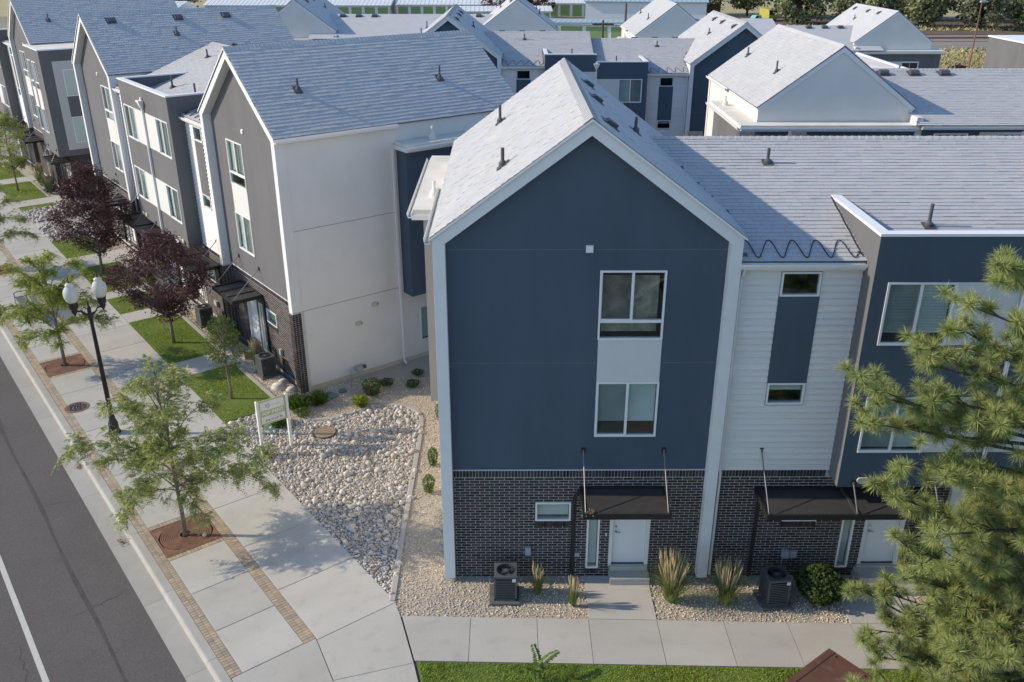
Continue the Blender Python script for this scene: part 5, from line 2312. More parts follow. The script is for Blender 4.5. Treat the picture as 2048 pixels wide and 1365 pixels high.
def tree_grate(base, rz, label):
    root = empty('tree_grate', base, rz)
    tag(root, label, 'tree grate', 'rusty tree grates in the walk')
    h = .77
    m = MB()
    m.box(-h, h, -h, h, -.08, -.028, .5)
    m.build('pit', M_rust_d, root)
    g = MB()
    # frame
    for b in ((-h, h, -h, -h + .04), (-h, h, h - .04, h), (-h, -h + .04, -h + .04, h - .04), (h - .04, h, -h + .04, h - .04)):
        g.box(b[0], b[1], b[2], b[3], -.06, .004, .5)
    g.build('frame', M_rust, root)
    # concentric ribs
    r = MB()
    for rr in np.arange(.20, .72, .048):
        n = 40
        V, F = [], []
        for i in range(n):
            a = 2 * math.pi * i / n
            for (q, z) in ((rr - .016, -.03), (rr - .016, .0), (rr + .016, .0), (rr + .016, -.03)):
                V.append((q * math.cos(a), q * math.sin(a), z))
        for i in range(n):
            j = (i + 1) % n
            for k in range(3):
                F.append((4 * i + k, 4 * j + k, 4 * j + k + 1, 4 * i + k + 1))
        r.add(V, [tuple(reversed(f)) for f in F], .5)
    o = r.build('rib', M_rust, root)
    o['kind'] = 'stuff'
    # two end bands with a relief pattern, and solid corners
    e = MB()
    for sg in (-1, 1):
        e.box(sg * .60 if sg > 0 else -.73, .73 if sg > 0 else -.60, -.73, .73, -.03, -.006, .5)
        for k in range(9):
            y = -.66 + k * .165
            e.box(sg * .665 - .04, sg * .665 + .04, y - .05, y + .05, -.03, .002, .5)
        for sy in (-1, 1):
            e.prism([(sg * .60, sy * .73), (sg * .18, sy * .73), (sg * .42, sy * .60), (sg * .60, sy * .40)], 'uv', -.03, -.004, .5)
    o = e.build('relief_band', M_rust, root)
    o['kind'] = 'stuff'
    c = MB()
    n = 24
    V, F = [], []
    for i in range(n):
        a = 2 * math.pi * i / n
        V += [(.17 * math.cos(a), .17 * math.sin(a), -.02), (.17 * math.cos(a), .17 * math.sin(a), .003), (.20 * math.cos(a), .20 * math.sin(a), .003)]
    for i in range(n):
        j = (i + 1) % n
        F += [(3 * i, 3 * i + 1, 3 * j + 1, 3 * j), (3 * i + 1, 3 * i + 2, 3 * j + 2, 3 * j + 1)]
    c.add(V, F, .5)
    c.build('collar', M_rust, root)
    return root


def manhole(base, r, label, rz=0, stones=False, iron=None):
    iron = iron or M_rust
    root = empty('manhole_cover', base, rz)
    tag(root, label, 'manhole cover')
    m = MB()
    m.lathe([(r, -.03), (r, .010), (r * .80, .013), (r * .80, -.01)], 0, 0, 36, .5, cap=False)
    m.build('ring', iron, root)
    m = MB()
    m.lathe([(r * .795, -.02), (r * .795, .004), (0, .006)], 0, 0, 32, .5)
    m.build('lid', M_pad if stones else iron, root)
    if stones:
        s = MB()
        P = packed([(-.3, -.3), (.3, -.3), (.3, .3), (-.3, .3)], .085)
        P = P[np.hypot(P[:, 0], P[:, 1]) < r * .72]
        scatter_stones(s, P, np.full(len(P), .045), np.full(len(P), .01), shapes[:3])
        o = s.build('cobble', M_ac, root, True)
        o['kind'] = 'stuff'
    else:
        s = MB()
        for k in range(5):
            y = -.22 + k * .11
            L = math.sqrt(max(0, (r * .68) ** 2 - y * y))
            s.box(-L, L, y - .02, y + .02, .0, .013, .5)
        o = s.build('tread', iron, root)
        o['kind'] = 'stuff'
    return root


def text_mesh(body, size, name, matr, parent, loc, rot, align='CENTER', bold=0.0, ext=.0015):
    cu = bpy.data.curves.new(name, 'FONT')
    cu.body = body
    cu.size = size
    cu.align_x = align
    cu.align_y = 'CENTER'
    cu.extrude = ext
    cu.offset = bold
    tmp = bpy.data.objects.new(name + '_tmp', cu)
    COL.objects.link(tmp)
    dg = bpy.context.evaluated_depsgraph_get()
    me = bpy.data.meshes.new_from_object(tmp.evaluated_get(dg))
    bpy.data.objects.remove(tmp, do_unlink=True)
    me.materials.clear()
    me.materials.append(matr)
    return inst(name, me, loc, rot, parent=parent)

# ------------------------------------------------------------------ houses
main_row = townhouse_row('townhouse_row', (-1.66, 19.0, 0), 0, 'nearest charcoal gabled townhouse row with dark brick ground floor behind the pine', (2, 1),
                         budget=[{'brick': 260, 'soldier': 40, 'shingle': 300}, {}], bump=M_grey, painted_refl=True, paint=M_char_shade)
rowA = townhouse_row('townhouse_row', W(26.2, 0.25), -(R(90) - SA), 'townhouse row along the street with a white side wall facing the rock bed', (2, 2),
                     budget=[{}, {'brick': 260, 'soldier': 40, 'shingle_side': 300}], legs=False, fv=-.33, bump=M_char_shade)
rowB = townhouse_row('townhouse_row', (-7.26, 61.0, -1.0), 0, 'townhouse row with two charcoal gables facing the court behind the nearest row', (1, 1), step=-.46, paint=M_char_shade, bump=M_char)  # side bays: same stucco with its lit tone in the colour
rowC = townhouse_row('townhouse_row', (37.25, 49.9, -.75), R(180), 'townhouse row with white rear gable above the nearest roof', (1, 1), paint=M_char_shade, bump=M_char)
rowD = townhouse_row('townhouse_row', (4.36, 92.0, -1.25), R(180), 'far left townhouse row showing two white rear gables', (0, 0))
rowE = townhouse_row('townhouse_row', (37.46, 92.0, -2.25), R(180), 'far right townhouse row showing white rear gables near the tracks', (0, 0), step=.6)

# things on the white side wall of the street row (local u = 26.2, facing out = mirrored half)
hA = Half(rowA, 26.2, -1, 0.0, 2, {})
for (v_, z_) in ((2.28, 2.16), (3.02, 2.77)):
    m = hA.mb()
    pts = []
    for k in range(18):
        a = 2 * math.pi * k / 18
        pts.append((v_ + (.07 if math.cos(a) >= 0 else -.07) + .085 * math.cos(a), z_ + .085 * math.sin(a)))
    m.prism(pts, 'vz', -.03, .03, .5)
    o = m.build('oval_vent_cover', M_beige, rowA)
    m = hA.mb()
    m.tube([(-.03, v_ + .07, z_ + .0), (-.037, v_ + .07, z_)], .025, 10)
    m.build('port', M_vent, o)

# far street row beyond the gap: flat end block, gable, wing
row2 = empty('townhouse_row', W(33.2 + 26.2 + 3.95, 0.25), -(R(90) - SA))
tag(row2, 'far end street townhouse row with grey flat roofed end block', 'townhouse', 'townhouse rows')
h2 = Half(row2, 2 * U_MID, -1, 0.0, 1, {})
gable_house(h2, legs_to_ground=False, outer=False)
wing(h2)
he = Half(row2, 2 * U_MID, -1, 0.0, 1, {})          # end block lives at negative u of this half
x0, x1 = -3.95, .0
m = he.mb()
fw = [(-2.6, -1.6, 6.86, 8.58), (-2.6, -1.6, 4.25, 5.75), (-1.2, -.35, 6.86, 8.58), (-1.2, -.35, 4.25, 5.75)]
wall_holes(m, x0, x1, 3.0, 9.35, -.65, -.45, fw)
m.box(x0, x1, -.45, 9.6, 3.0, 3.2, .5)
m.build('end_block_wall', M_char, row2)
for q in fw:
    window(he, *q, -.65, cols=2 if q[1] - q[0] > .9 else 1, transom=7.3 if q[2] > 6 else None)
for (a, b) in ((-2.58, -1.62), (-1.18, -.37)):
    m = he.mb()
    m.box(a, b, -.662, -.6, 5.752, 6.858, .5)
    m.build('spandrel_panel', M_panel, row2)
sv = [(.5, 1.85, 6.6, 8.2), (.5, 1.85, 3.75, 5.35)]
m = he.mb()
for (v0, v1, z0, z1) in ((-.449, 0.0, 3.2, 9.35), (.0, 3.0, 8.7, 9.35), (.0, 3.0, 3.2, 3.35), (3.0, 9.6, 3.2, 9.35)):
    m.box(x0 + .002, x0 + .2, v0, v1, z0, z1, .5)
m.box(x0 + .2, x0 + .25, .0, 3.0, 3.35, 8.7, .5)
m.build('end_wall', M_char, row2)
m = he.mb()
m.box(x0 - .02, x0 + .2, .0, 3.0, 3.35, 8.7, .5)
m.build('end_panel', M_lgrey, row2)
m = he.mb()
m.box(x0 - .03, x0, .5, 1.85, 5.352, 6.598, .5)
m.build('end_spandrel', M_char, row2)
for v0, v1, z0, z1 in sv:
    m = he.mb()
    for b in ((v0, v0 + .05, z0, z1), (v1 - .05, v1, z0, z1), (v0 + .05, v1 - .05, z0, z0 + .05), (v0 + .05, v1 - .05, z1 - .05, z1)):
        m.box(x0 - .05, x0 - .018, *b, .5)
    fo = m.build('window', M_metal_w, row2)
    m = he.mb()
    m.box(x0 - .028, x0 - .021, v0 + .05, v1 - .05, z0 + .05, z1 - .05, .5)
    m.build('shade', M_blind, fo)
    m = he.mb()
    m.box(x0 - .036, x0 - .032, v0 + .05, v1 - .05, z0 + .05, z1 - .05, .5)
    m.build('pane', M_glass, fo)
m = he.mb()
m.box(x0 - .04, x1, -.69, -.42, 9.35, 9.42, .5)
m.box(x0 - .04, x0 + .24, -.42, 9.6, 9.35, 9.42, .5)
m.build('parapet_cap', M_metal_w, row2)
m = he.mb()
m.box(x0 + .2, .2, -.45, 9.6, 9.05, 9.34, .5)
m.build('flat_roof', M_membrane, row2)
vent_pipe(he, -2.0, 2.2, 9.34, .45, white=True)
m = he.mb()
m.box(x0 + .35, 0.1, .1, 9.6, -.4, 2.998, .5)
m.build('brick_backing', M_mortar, row2)
arr = []
for r in range(36):
    z = r * .0813
    off = 0 if r % 2 else -.125
    v = .1 + off
    while v < 9.4:
        arr.append((x0 + .33, x0 + .36, max(v, .1), v + .238, z, z + .069))
        v += .25
m = he.mb()
m.boxes(np.array(arr))
m.build('brick_field', M_brick, row2, kind='stuff')
m = he.mb()
m.boxes(np.array(brick_boxes(x0 + .36, 0.1, 0, 2.98, [(-3.0, -1.9, .3, 2.4)], v=.086)))
m.build('brick_field', M_brick, row2, kind='stuff')
canopy(he, -3.6, -1.2, .1, 2.5, rods=[(-3.5, -.65, 3.35), (-1.3, -.65, 3.35)], bars=(-3.0, -2.4, -1.8))
door(he, -3.0, -1.9, .3, 2.4, .05)

# end block of the row right of the court
eb = empty('flat_roofed_house', (20.6, 60.4, -1.6))
tag(eb, 'charcoal flat roofed house end with white sloping parapet in the court', 'house')
m = MB()
m.box(0, 5.6, 0, 9, -.8, 9.2, .5)
m.build('wall', M_char_shade, eb)
m = MB()
m.prism([(-.05, 9.2), (5.7, 9.2), (5.7, 9.34), (-.05, 9.34)], 'uz', -.08, 0.12, .5)
m.prism([(-.05, 9.2), (.15, 9.2), (.15, 9.34), (-.05, 9.34)], 'uz', .12, 9, .5)
m.prism([(5.5, 9.2), (5.7, 9.2), (5.7, 9.34), (5.5, 9.34)], 'uz', .12, 9, .5)
m.build('parapet_cap', M_metal_w, eb)
m = MB()
m.box(.15, 5.5, .12, 9, 9.2, 9.26, .5)
m.build('flat_roof', M_membrane, eb)
hb = Half(eb, 0, 1, 0, 1, {})
window(hb, 1.2, 2.7, 6.4, 7.9, -.02, depth=.0 + .19, blind=1.0)

# grey modern house at the right edge
gh = empty('grey_house', (55.3, 97.0, -2.7))
tag(gh, 'grey flat roofed house at the right edge beside the dry field', 'house')
m = MB()
m.box(0, 14, 0, 10, -.5, 8.0, .5)
m.build('wall', M_char, gh)
m = MB()
m.box(-.12, 14.1, -.12, 10.1, 8.0, 8.16, .5)
m.build('roof_cap', M_metal_w, gh)
hg = Half(gh, 0, 1, 0, 0, {})
for q in ((1.3, 2.5, 3.9, 5.5), (1.0, 2.4, .8, 2.2), (4.4, 6.4, .6, 5.4)):
    window(hg, *q, -.03, cols=1 if q[1] - q[0] < 1.5 else 2, depth=.2)
m = MB()
m.box(2.55, 2.75, -.14, -.0, 6.0, 6.35, .5)
m.build('wall_lamp', M_metal_w, gh)

# ------------------------------------------------------------------ street trees
br1 = [  # z0, azimuth, reach, rise, droop
    (1.55, 175, 2.0, 1.0, .15), (1.60, 15, 2.4, .75, 1.0), (1.5, 230, 1.5, .55, .35), (1.5, 320, 1.25, .35, .65), (1.7, 110, 1.6, .9, .2),
    (1.9, 50, 2.1, .8, .3), (2.1, 200, 2.3, 1.5, .3), (2.2, 345, 2.5, 1.1, .35), (2.4, 140, 1.5, 1.3, .1), (2.5, 280, 1.3, .9, .25),
    (2.8, 30, 1.3, 1.2, .1), (3.0, 190, 1.3, 1.3, .1), (3.1, 95, 1.1, 1.2, .1), (3.4, 310, .9, 1.0, .1), (3.6, 160, .8, 1.1, .05),
    (3.9, 45, .7, .9, .05), (4.2, 240, .6, .8, .0), (4.5, 120, .45, .7, .0), (4.6, 0, .4, .6, 0), (1.35, 75, 1.2, .4, .5)]
locust('locust_tree', W(-5.98, -6.47), 5.1, br1, 'nearest thin crowned locust tree in a rusty grate by the road', M_locust, 21, group='locust trees in the walk')
br2 = [(1.5, 170, 2.2, .9, .5), (1.5, 20, 2.0, .6, .45), (1.4, 240, 1.4, .4, .4), (1.5, 300, 1.4, .5, .4), (1.7, 100, 1.5, .8, .2), (1.9, 215, 1.7, 1.0, .2), (2.1, 350, 1.9, 1.0, .3),
       (2.3, 150, 1.4, 1.1, .15), (2.4, 50, 1.5, 1.1, .1), (2.7, 280, 1.0, .9, .1), (2.9, 190, 1.2, 1.2, .1), (3.1, 20, 1.0, 1.1, .05), (3.4, 110, .7, .9, .05), (3.6, 230, .6, .9, 0), (3.9, 330, .5, .7, 0)]
locust('locust_tree', W(7.95, -6.45), 4.75, br2, 'bright green locust tree in a rusty grate behind the street lamp', M_locust2, 22, group='locust trees in the walk', per=170)
locust('locust_tree', W(21.9, -6.45), 5.0, br2, 'locust tree cut by the left edge of the photo', M_locust, 23, group='locust trees in the walk', per=140)

broadleaf('plum_tree', W(7.52, -2.3), 4.75, 1.35, (1.85, 1.85), 'purple leaved plum tree on the lawn right of the street lamp', M_plum, M_bark_l, n_clump=190, per=115, leaf=.085, clump_r=.36, seed=4, group='purple plum trees', top_narrow=.30)
broadleaf('plum_tree', W(18.27, -2.3), 5.5, 1.15, (1.75, 1.75), 'taller purple leaved plum tree before the street row canopies', M_plum, M_bark_l, n_clump=190, per=110, leaf=.095, clump_r=.38, seed=8, group='purple plum trees', top_narrow=.45)
broadleaf('plum_tree', W(49.5, -2.3), 5.2, 1.2, (1.7, 1.7), 'purple plum tree at the far left edge', M_plum, M_bark_l, n_clump=80, per=60, leaf=.14, clump_r=.38, seed=9, group='purple plum trees')
broadleaf('young_tree', W(1.21, -2.28), 3.35, 1.05, (.72, .72), 'slender young green tree on the lawn by the white wall', M_greenleaf, M_bark_l, n_clump=60, per=60, leaf=.075, clump_r=.24, seed=5, trunk_r=.045, group='small green trees', top_narrow=.55)
broadleaf('young_tree', W(38.9, -2.3), 5.3, 1.15, (1.15, 1.15), 'green oval tree on the far left lawn', M_locust, M_bark_l, n_clump=90, per=80, leaf=.12, clump_r=.35, seed=6, trunk_r=.06, group='small green trees', top_narrow=.5)

# ------------------------------------------------------------------ pine
def pine():
    global rng
    ro = rng
    rng = np.random.default_rng(77)
    bx, by = 10.9, 13.5
    root = empty('pine_tree', (bx, by, 0))
    tag(root, 'large long needled pine tree in front of the nearest house on the right', 'tree')
    t = MB()
    t.tube([(0, 0, -.2), (.05, .05, 3), (-.05, .1, 6), (.05, .05, 9), (0, 0, 12)], [.26, .23, .18, .11, .02], 10)
    # branch tips: (x, y, z) in the world, then filled with random ones
    tips = [(5.62, 13.4, 8.55), (6.15, 13.7, 8.1), (6.75, 13.2, 8.35), (7.0, 14.0, 8.6), (7.4, 13.3, 10.7), (7.9, 13.8, 10.2), (7.2, 13.6, 9.9), (7.5, 14.2, 9.2), (8.2, 13.6, 9.4),
            (6.9, 13.9, 9.0), (6.6, 13.8, 7.5), (7.1, 12.7, 7.2), (6.5, 13.2, 7.05), (7.4, 13.9, 6.5), (6.35, 13.4, 6.25), (6.6, 12.5, 6.1), (7.6, 12.6, 8.2), (8.3, 12.9, 8.8), (7.9, 12.5, 7.0),
            (6.0, 13.5, 7.7), (7.0, 14.3, 5.6), (6.7, 13.0, 5.3), (7.5, 12.8, 5.4), (6.3, 14.6, 3.2), (6.7, 14.2, 3.4), (7.1, 13.6, 4.3), (6.9, 14.4, 2.6), (6.6, 13.8, 2.1), (7.3, 13.0, 3.4), (6.25, 13.9, 2.75),
            (7.6, 13.9, 3.9), (6.5, 13.0, 1.9), (7.4, 14.1, 1.9), (6.0, 12.9, 2.0), (6.9, 12.4, 3.0), (8.0, 13.2, 4.6), (8.2, 13.9, 5.8), (7.9, 14.3, 7.6), (7.8, 12.4, 1.4), (7.3, 12.9, 1.0), (8.3, 13.3, 2.6)]
    for k in range(95):
        a = rng.uniform(0, 2 * math.pi)
        z = rng.uniform(1.2, 11.2)
        r_ = (3.3 * (1 - (z / 13.5) ** 2) + .35) * rng.uniform(.45, .95)
        tips.append((bx + math.cos(a) * r_, by + math.sin(a) * r_, z))
    for k in range(26):
        tips.append((rng.uniform(7.8, 10.4), rng.uniform(11.6, 13.6), rng.uniform(.8, 4.5)))
    tips = [(x + (.42 if z > 6.8 else (.68 if z > 4 else .95)), y, z) if i < 41 else (x, y, z) for i, (x, y, z) in enumerate(tips)]
    C, D = [], []
    for tp in tips:
        e = np.array(tp) - np.array([bx, by, 0])
        r_ = np.hypot(e[0], e[1])
        z0 = max(.6, e[2] - r_ * rng.uniform(.05, .35))
        mid = np.array([e[0] * .5, e[1] * .5, z0 + (e[2] - z0) * .2])
        b = bez((0, 0, z0), mid, e, 12)
        t.tube([tuple(x) for x in b], list(np.linspace(.05, .012, 12)), 5, cap=False)
        dv = np.gradient(b, axis=0)
        nside = int(8 + r_ * 2.4)
        C.append(b[-1]); D.append(dv[-1] / np.linalg.norm(dv[-1]) + np.array([0, 0, .25]))
        for k in range(nside):
            f = rng.uniform(.45, 1.0)
            i = min(11, int(f * 11.99))
            p = b[i]
            d0 = dv[i] / np.linalg.norm(dv[i])
            pp = np.cross(d0, [0, 0, 1])
            pp /= np.linalg.norm(pp) + 1e-9
            L = rng.uniform(.22, .70) * (1.25 - .5 * f)
            q = p + (d0 * rng.uniform(.3, .9) + pp * rng.choice([-1, 1]) * rng.uniform(.3, 1) + np.array([0, 0, rng.uniform(-.15, .55)])) * L
            t.tube([tuple(p), tuple((p + q) / 2 + np.array([0, 0, -.03])), tuple(q)], [.014, .011, .008], 4, cap=False)
            C.append(q)
            D.append((q - p) / np.linalg.norm(q - p) + np.array([0, 0, .35]))
            if rng.random() < .45:
                w = p + (q - p) * .55
                C.append(w)
                D.append((q - p) / np.linalg.norm(q - p) + rng.normal(0, .5, 3))
    C, D = np.array(C), np.array(D)
    print('pine tufts', len(C))
    t.build('trunk', M_bark_d, root, True)
    c = MB()
    needle_tufts(c, C, D, n=155, L=.205, w=.0050)
    c.build('crown', M_needle, root)
    b = MB()
    for i in range(0, len(C), 2):
        dd = D[i] / np.linalg.norm(D[i])
        p = C[i] + dd * .03
        b.tube([tuple(p), tuple(p + dd * .03), tuple(p + dd * .06)], [.014, .017, .003], 6)
    o = b.build('buds', M_cone, root)
    o['kind'] = 'stuff'
    rng = ro


pine()

# ------------------------------------------------------------------ street furniture
street_lamp(W(1.25, -6.40), STREET_ROT + R(90), 'black twin globe street lamp on the walk between the locust trees')
for g, lb in zip(GRATES, ('rusty square tree grate round the nearest locust', 'rusty square tree grate below the bright green locust', 'rusty square tree grate at the left edge of the walk', 'rusty square tree grate farthest up the street walk')):
    tree_grate(W(g, -6.44, .003), STREET_ROT, lb)
manhole(W(3.95, -6.98, .004), .42, 'round rusty rimmed cover with grey cobbles beside the paver band', STREET_ROT, True)
manhole((-6.28, 26.54, .02), .36, 'round tan manhole cover among the river stones', .2, iron=M_tanlid)
manhole(W(-1.9, -6.75, .0), .10, 'small rusty valve cover in the slab by the nearest locust', .2)


def bench(base, rz, label):
    root = empty('bench', base, rz)
    tag(root, label, 'bench')
    L = 1.5
    m = MB()
    for k in range(9):
        y = -.22 + k * .052
        m.box(-L, L, y, y + .04, .43, .45, .5)
    o = m.build('seat_slat', M_ac, root)
    o['kind'] = 'stuff'
    m = MB()
    for k in range(8):
        z = .50 + k * .05
        yy = .26 + k * .015
        m.box(-L, L, yy, yy + .018, z, z + .038, .5)
    o = m.build('back_slat', M_ac, root)
    o['kind'] = 'stuff'
    for sx in (-1, 0, 1):
        m = MB()
        x = sx * (L - .02)
        m.tube([(x, -.24, 0), (x, -.24, .44), (x, .25, .44), (x, .40, .92)], .022, 6)
        m.build('frame', M_black, root)
        m = MB()
        m.tube([(x, .25, .44), (x, .30, 0)], .022, 6)
        m.build('leg', M_black, root)
        if sx:
            m = MB()
            m.tube([(x, -.22, .44), (x, -.24, .64), (x, -.18, .68), (x, .3, .68)], .018, 6)
            m.build('armrest', M_black, root)
    return root


bench(W(14.5, -6.45), STREET_ROT + R(180), 'dark metal slatted bench half hidden behind the bright green locust')

# for-rent sign: two white posts with a green bordered board, seen from along the street
def sign():
    root = empty('rent_sign', W(-3.2, -2.45), STREET_ROT + R(-90))
    tag(root, 'white and green for rent sign on two white posts in the rocks', 'sign')
    # local x = +p, local y = +s (away); the board faces -y
    for sx in (-1, 1):
        m = MB()
        m.box(sx * .50 - .045, sx * .50 + .045, -.045, .045, -.1, 1.93, .5)
        V = [(sx * .5 - .05, -.05, 1.93), (sx * .5 + .05, -.05, 1.93), (sx * .5 + .05, .05, 1.93), (sx * .5 - .05, .05, 1.93), (sx * .5, 0, 1.97)]
        m.add(V, [(0, 1, 4), (1, 2, 4), (2, 3, 4), (3, 0, 4), (3, 2, 1, 0)], .5)
        m.build('post', M_signw, root)
    m = MB()
    m.box(-.453, .453, -.012, .012, 1.04, 1.92, .5)
    b = m.build('board', M_signg, root)
    m = MB()
    m.box(-.40, .40, -.0155, -.012, 1.55, 1.86, .5)
    m.build('white_field', M_signw, b)
    m = MB()
    m.box(-.40, .40, -.0155, -.012, 1.10, 1.33, .5)
    m.build('white_field', M_signw, b)
    rt = (R(90), 0, 0)
    text_mesh('FOR RENT', .158, 'lettering', M_signw, b, (0, -.0145, 1.435), rt, bold=.006)
    text_mesh('385.313.0675', .108, 'phone_number', M_signt, b, (0.02, -.017, 1.175), rt, bold=.003)
    text_mesh('for leasing information', .045, 'small_print', M_boxg, b, (0.05, -.017, 1.275), rt)
    m = MB()
    for r0 in (.075, .055):
        pts = [(-.15 + r0 * math.cos(a), -.017, 1.70 + r0 * math.sin(a)) for a in np.linspace(0, 2 * math.pi, 25)]
        m.tube(pts, .004, 4, cap=False)
    m.tube([(-.18, -.017, 1.68), (-.165, -.017, 1.725), (-.15, -.017, 1.69), (-.135, -.017, 1.725), (-.12, -.017, 1.68)], .005, 4)
    m.build('logo', M_signt, b)
    m = MB()
    for k in range(8):
        m.box(-.02 + k * .04, .008 + k * .04, -.0165, -.0155, 1.685, 1.705, .5)
    m.build('logo_line', M_boxg, b, kind='stuff')


sign()

# brown utility cabinet at the bottom edge
ub = empty('utility_cabinet', (7.05, 14.97, 0), R(37.3))
tag(ub, 'brown painted metal utility cabinet at the bottom edge beside the pine', 'utility cabinet')
m = MB()
m.box(-1.45, 0, -1.0, 0, -.05, 1.12, .5)
m.build('body', M_brownbox, ub)
m = MB()
m.box(-1.48, .03, -1.03, .03, 1.12, 1.2, .5)
m.build('lid', M_brownbox, ub)
m = MB()
m.box(-1.46, .01, -.14, -.12, 1.2, 1.206, .5)
m.build('lid_seam', M_rust_d, ub)
for (x_, y_) in ((-.08, -.22), (-.08, -.92)):
    m = MB()
    m.lathe([(.02, 1.2), (.02, 1.215), (.0, 1.218)], x_, y_, 8, .5)
    m.build('bolt', M_black, ub)

# condensers
condenser((-.07, 18.22, 0), 0, 'grey condenser left of the nearest entry walk', hgt=.80)
condenser((6.78, 18.02, 0), R(6), 'grey condenser between reed grass and dark bush', hgt=.82)
condenser(W(2.30, -.42), STREET_ROT + R(90), 'grey condenser at the white wall corner of the street row', hgt=.82)
condenser(W(8.7, -.50), STREET_ROT + R(90), 'grey condenser behind the near plum tree', hgt=.82)
condenser(W(37.6, -.55), STREET_ROT + R(90), 'dark condenser by the far grey end house', hgt=.9)

# reed grasses
reed('reed_grass', (.75, 18.25, 0), 1.0, .22, 'small reed grass right of the nearest condenser', 90, 14, 31)
reed('reed_grass', (1.65, 17.8, 0), .95, .2, 'small reed grass left of the nearest entry walk', 80, 16, 32)
reed('reed_grass', (4.15, 17.98, 0), 1.5, .52, 'large plumed reed grass right of the nearest entry walk', 240, 75, 33)
reed('reed_grass', (5.52, 17.85, 0), 1.4, .44, 'plumed reed grass left of the middle condenser', 220, 55, 34)
reed('reed_grass', W(3.3, -.4), 1.2, .3, 'tan reed grass beside the street row canopy post', 120, 30, 35)
reed('reed_grass', W(14.9, -.9), 1.3, .5, 'yellowing reed grass between the two purple trees', 160, 50, 36)
reed('reed_grass', W(36.8, -.7), 1.3, .4, 'reed grass beside the far dark condenser', 120, 30, 37)
reed('reed_grass', W(40.5, -.6), 1.4, .6, 'tan reed grass by the far end house door', 120, 40, 38)

# shrubs
shrub('leafy_bush', (7.95, 18.05, 0), .58, .85, 'dark green leafy bush right of the middle condenser', M_shrub_d, 2600, .10, seed=41, aspect=.6)
shrub('boxwood', (-2.41, 24.45, 0), .17, .62, 'upright green boxwood in the gravel strip, middle of three', M_shrub, 900, .05, 'boxwoods in the gravel strip', 42)
shrub('boxwood', (-2.42, 22.9, 0), .19, .60, 'upright green boxwood in the gravel strip, nearest of three', M_shrub, 900, .05, 'boxwoods in the gravel strip', 43)
shrub('boxwood', (-2.36, 27.5, 0), .2, .62, 'upright green boxwood in the gravel strip, farthest of three', M_shrub, 800, .05, 'boxwoods in the gravel strip', 44)
shrub('grass_mound', W(-.98, -.66), .38, .42, 'bright green grass mound beside the rent sign', M_shrub, 700, .16, 'grass mounds by the white wall', 45, spiky=True)
shrub('grass_mound', W(-1.08, .1), .32, .38, 'green grass mound right of the rent sign mound', M_shrub, 600, .15, 'grass mounds by the white wall', 46, spiky=True)
shrub('grass_mound', W(-2.2, 1.22), .25, .34, 'pale yellow green grass tuft near the curved kerb', M_locust2, 500, .13, 'grass mounds by the white wall', 47, spiky=True)
shrub('flowering_shrub', W(-1.68, 1.98), .36, .62, 'round grey green shrub with pale flower tips by the white wall', M_greenleaf, 1400, .07, seed=48)
shrub('low_shrub', W(-1.31, 2.82), .28, .22, 'low dark green shrub behind the flowering shrub', M_shrub_d, 500, .06, 'low shrubs by the white wall', 49)
shrub('low_shrub', W(-2.04, 3.53), .27, .24, 'low green shrub nearest the grey side bay', M_shrub_d, 500, .06, 'low shrubs by the white wall', 50)
shrub('low_shrub', W(-1.3, 4.22), .22, .2, 'low green shrub below the white wall window', M_shrub_d, 400, .06, 'low shrubs by the white wall', 51)
shrub('low_shrub', W(-1.6, -.78), .28, .3, 'small leafy green plant at the foot of the rent sign mound', M_shrub, 500, .06, 'low shrubs by the white wall', 52)
shrub('grass_mound', W(-1.75, -1.7), .3, .3, 'green grass mound behind the rent sign', M_shrub, 500, .13, 'grass mounds by the white wall', 53, spiky=True)
shrub('round_shrub', W(6.9, -.5), .52, .85, 'round bright green shrub near the street row entry', M_shrub, 2000, .08, seed=54)
shrub('round_shrub', W(5.75, -.5), .40, .6, 'darker green shrub beside the street row canopy', M_greenleaf, 1200, .08, seed=55)
shrub('round_shrub', W(38.8, -.5), .45, .6, 'bright green shrub left of the far dark condenser', M_shrub, 900, .1, seed=56)
shrub('weed', W(-3.45, -2.9), .28, .45, 'leafy weed at the left post of the rent sign', M_locust, 260, .08, seed=57)

# sumac shoot in the front lawn: feathered leaves
sm = empty('sumac_shoot', (.70, 15.2, -.35))
tag(sm, 'feathered leaf shoot rising at the bottom edge from the lawn', 'plant')
m = MB()
m.tube([(0, 0, -.05), (.02, .05, .5), (.05, .1, .9)], [.015, .012, .006], 6)
m.build('stem', M_bark_d, sm)
m = MB()
rng_o = rng
rng = np.random.default_rng(5)
fronds(m, np.array([(.03, .08, .7), (.04, .1, .85), (.03, .05, .6), (.02, .03, .5)]), np.array([(-.3, 1, .9), (.8, .7, .5), (-1, .2, .4), (.3, -.8, .5)]), np.array([.75, .6, .55, .5]), 12, .13, .35)
m.build('leaves', M_shrub, sm)
rng = rng_o

# covers, pipes, small things
def lid(base, w, l, rz, label):
    root = empty('valve_box', base, rz)
    tag(root, label, 'valve box', 'green valve box lids')
    m = MB()
    m.box(-w / 2, w / 2, -l / 2, l / 2, -.05, .02, .5)
    m.build('rim', M_greenlid, root)
    m = MB()
    m.box(-w / 2 + .03, w / 2 - .03, -l / 2 + .03, l / 2 - .03, .02, .03, .5)
    m.build('cover', M_greenlid, root)


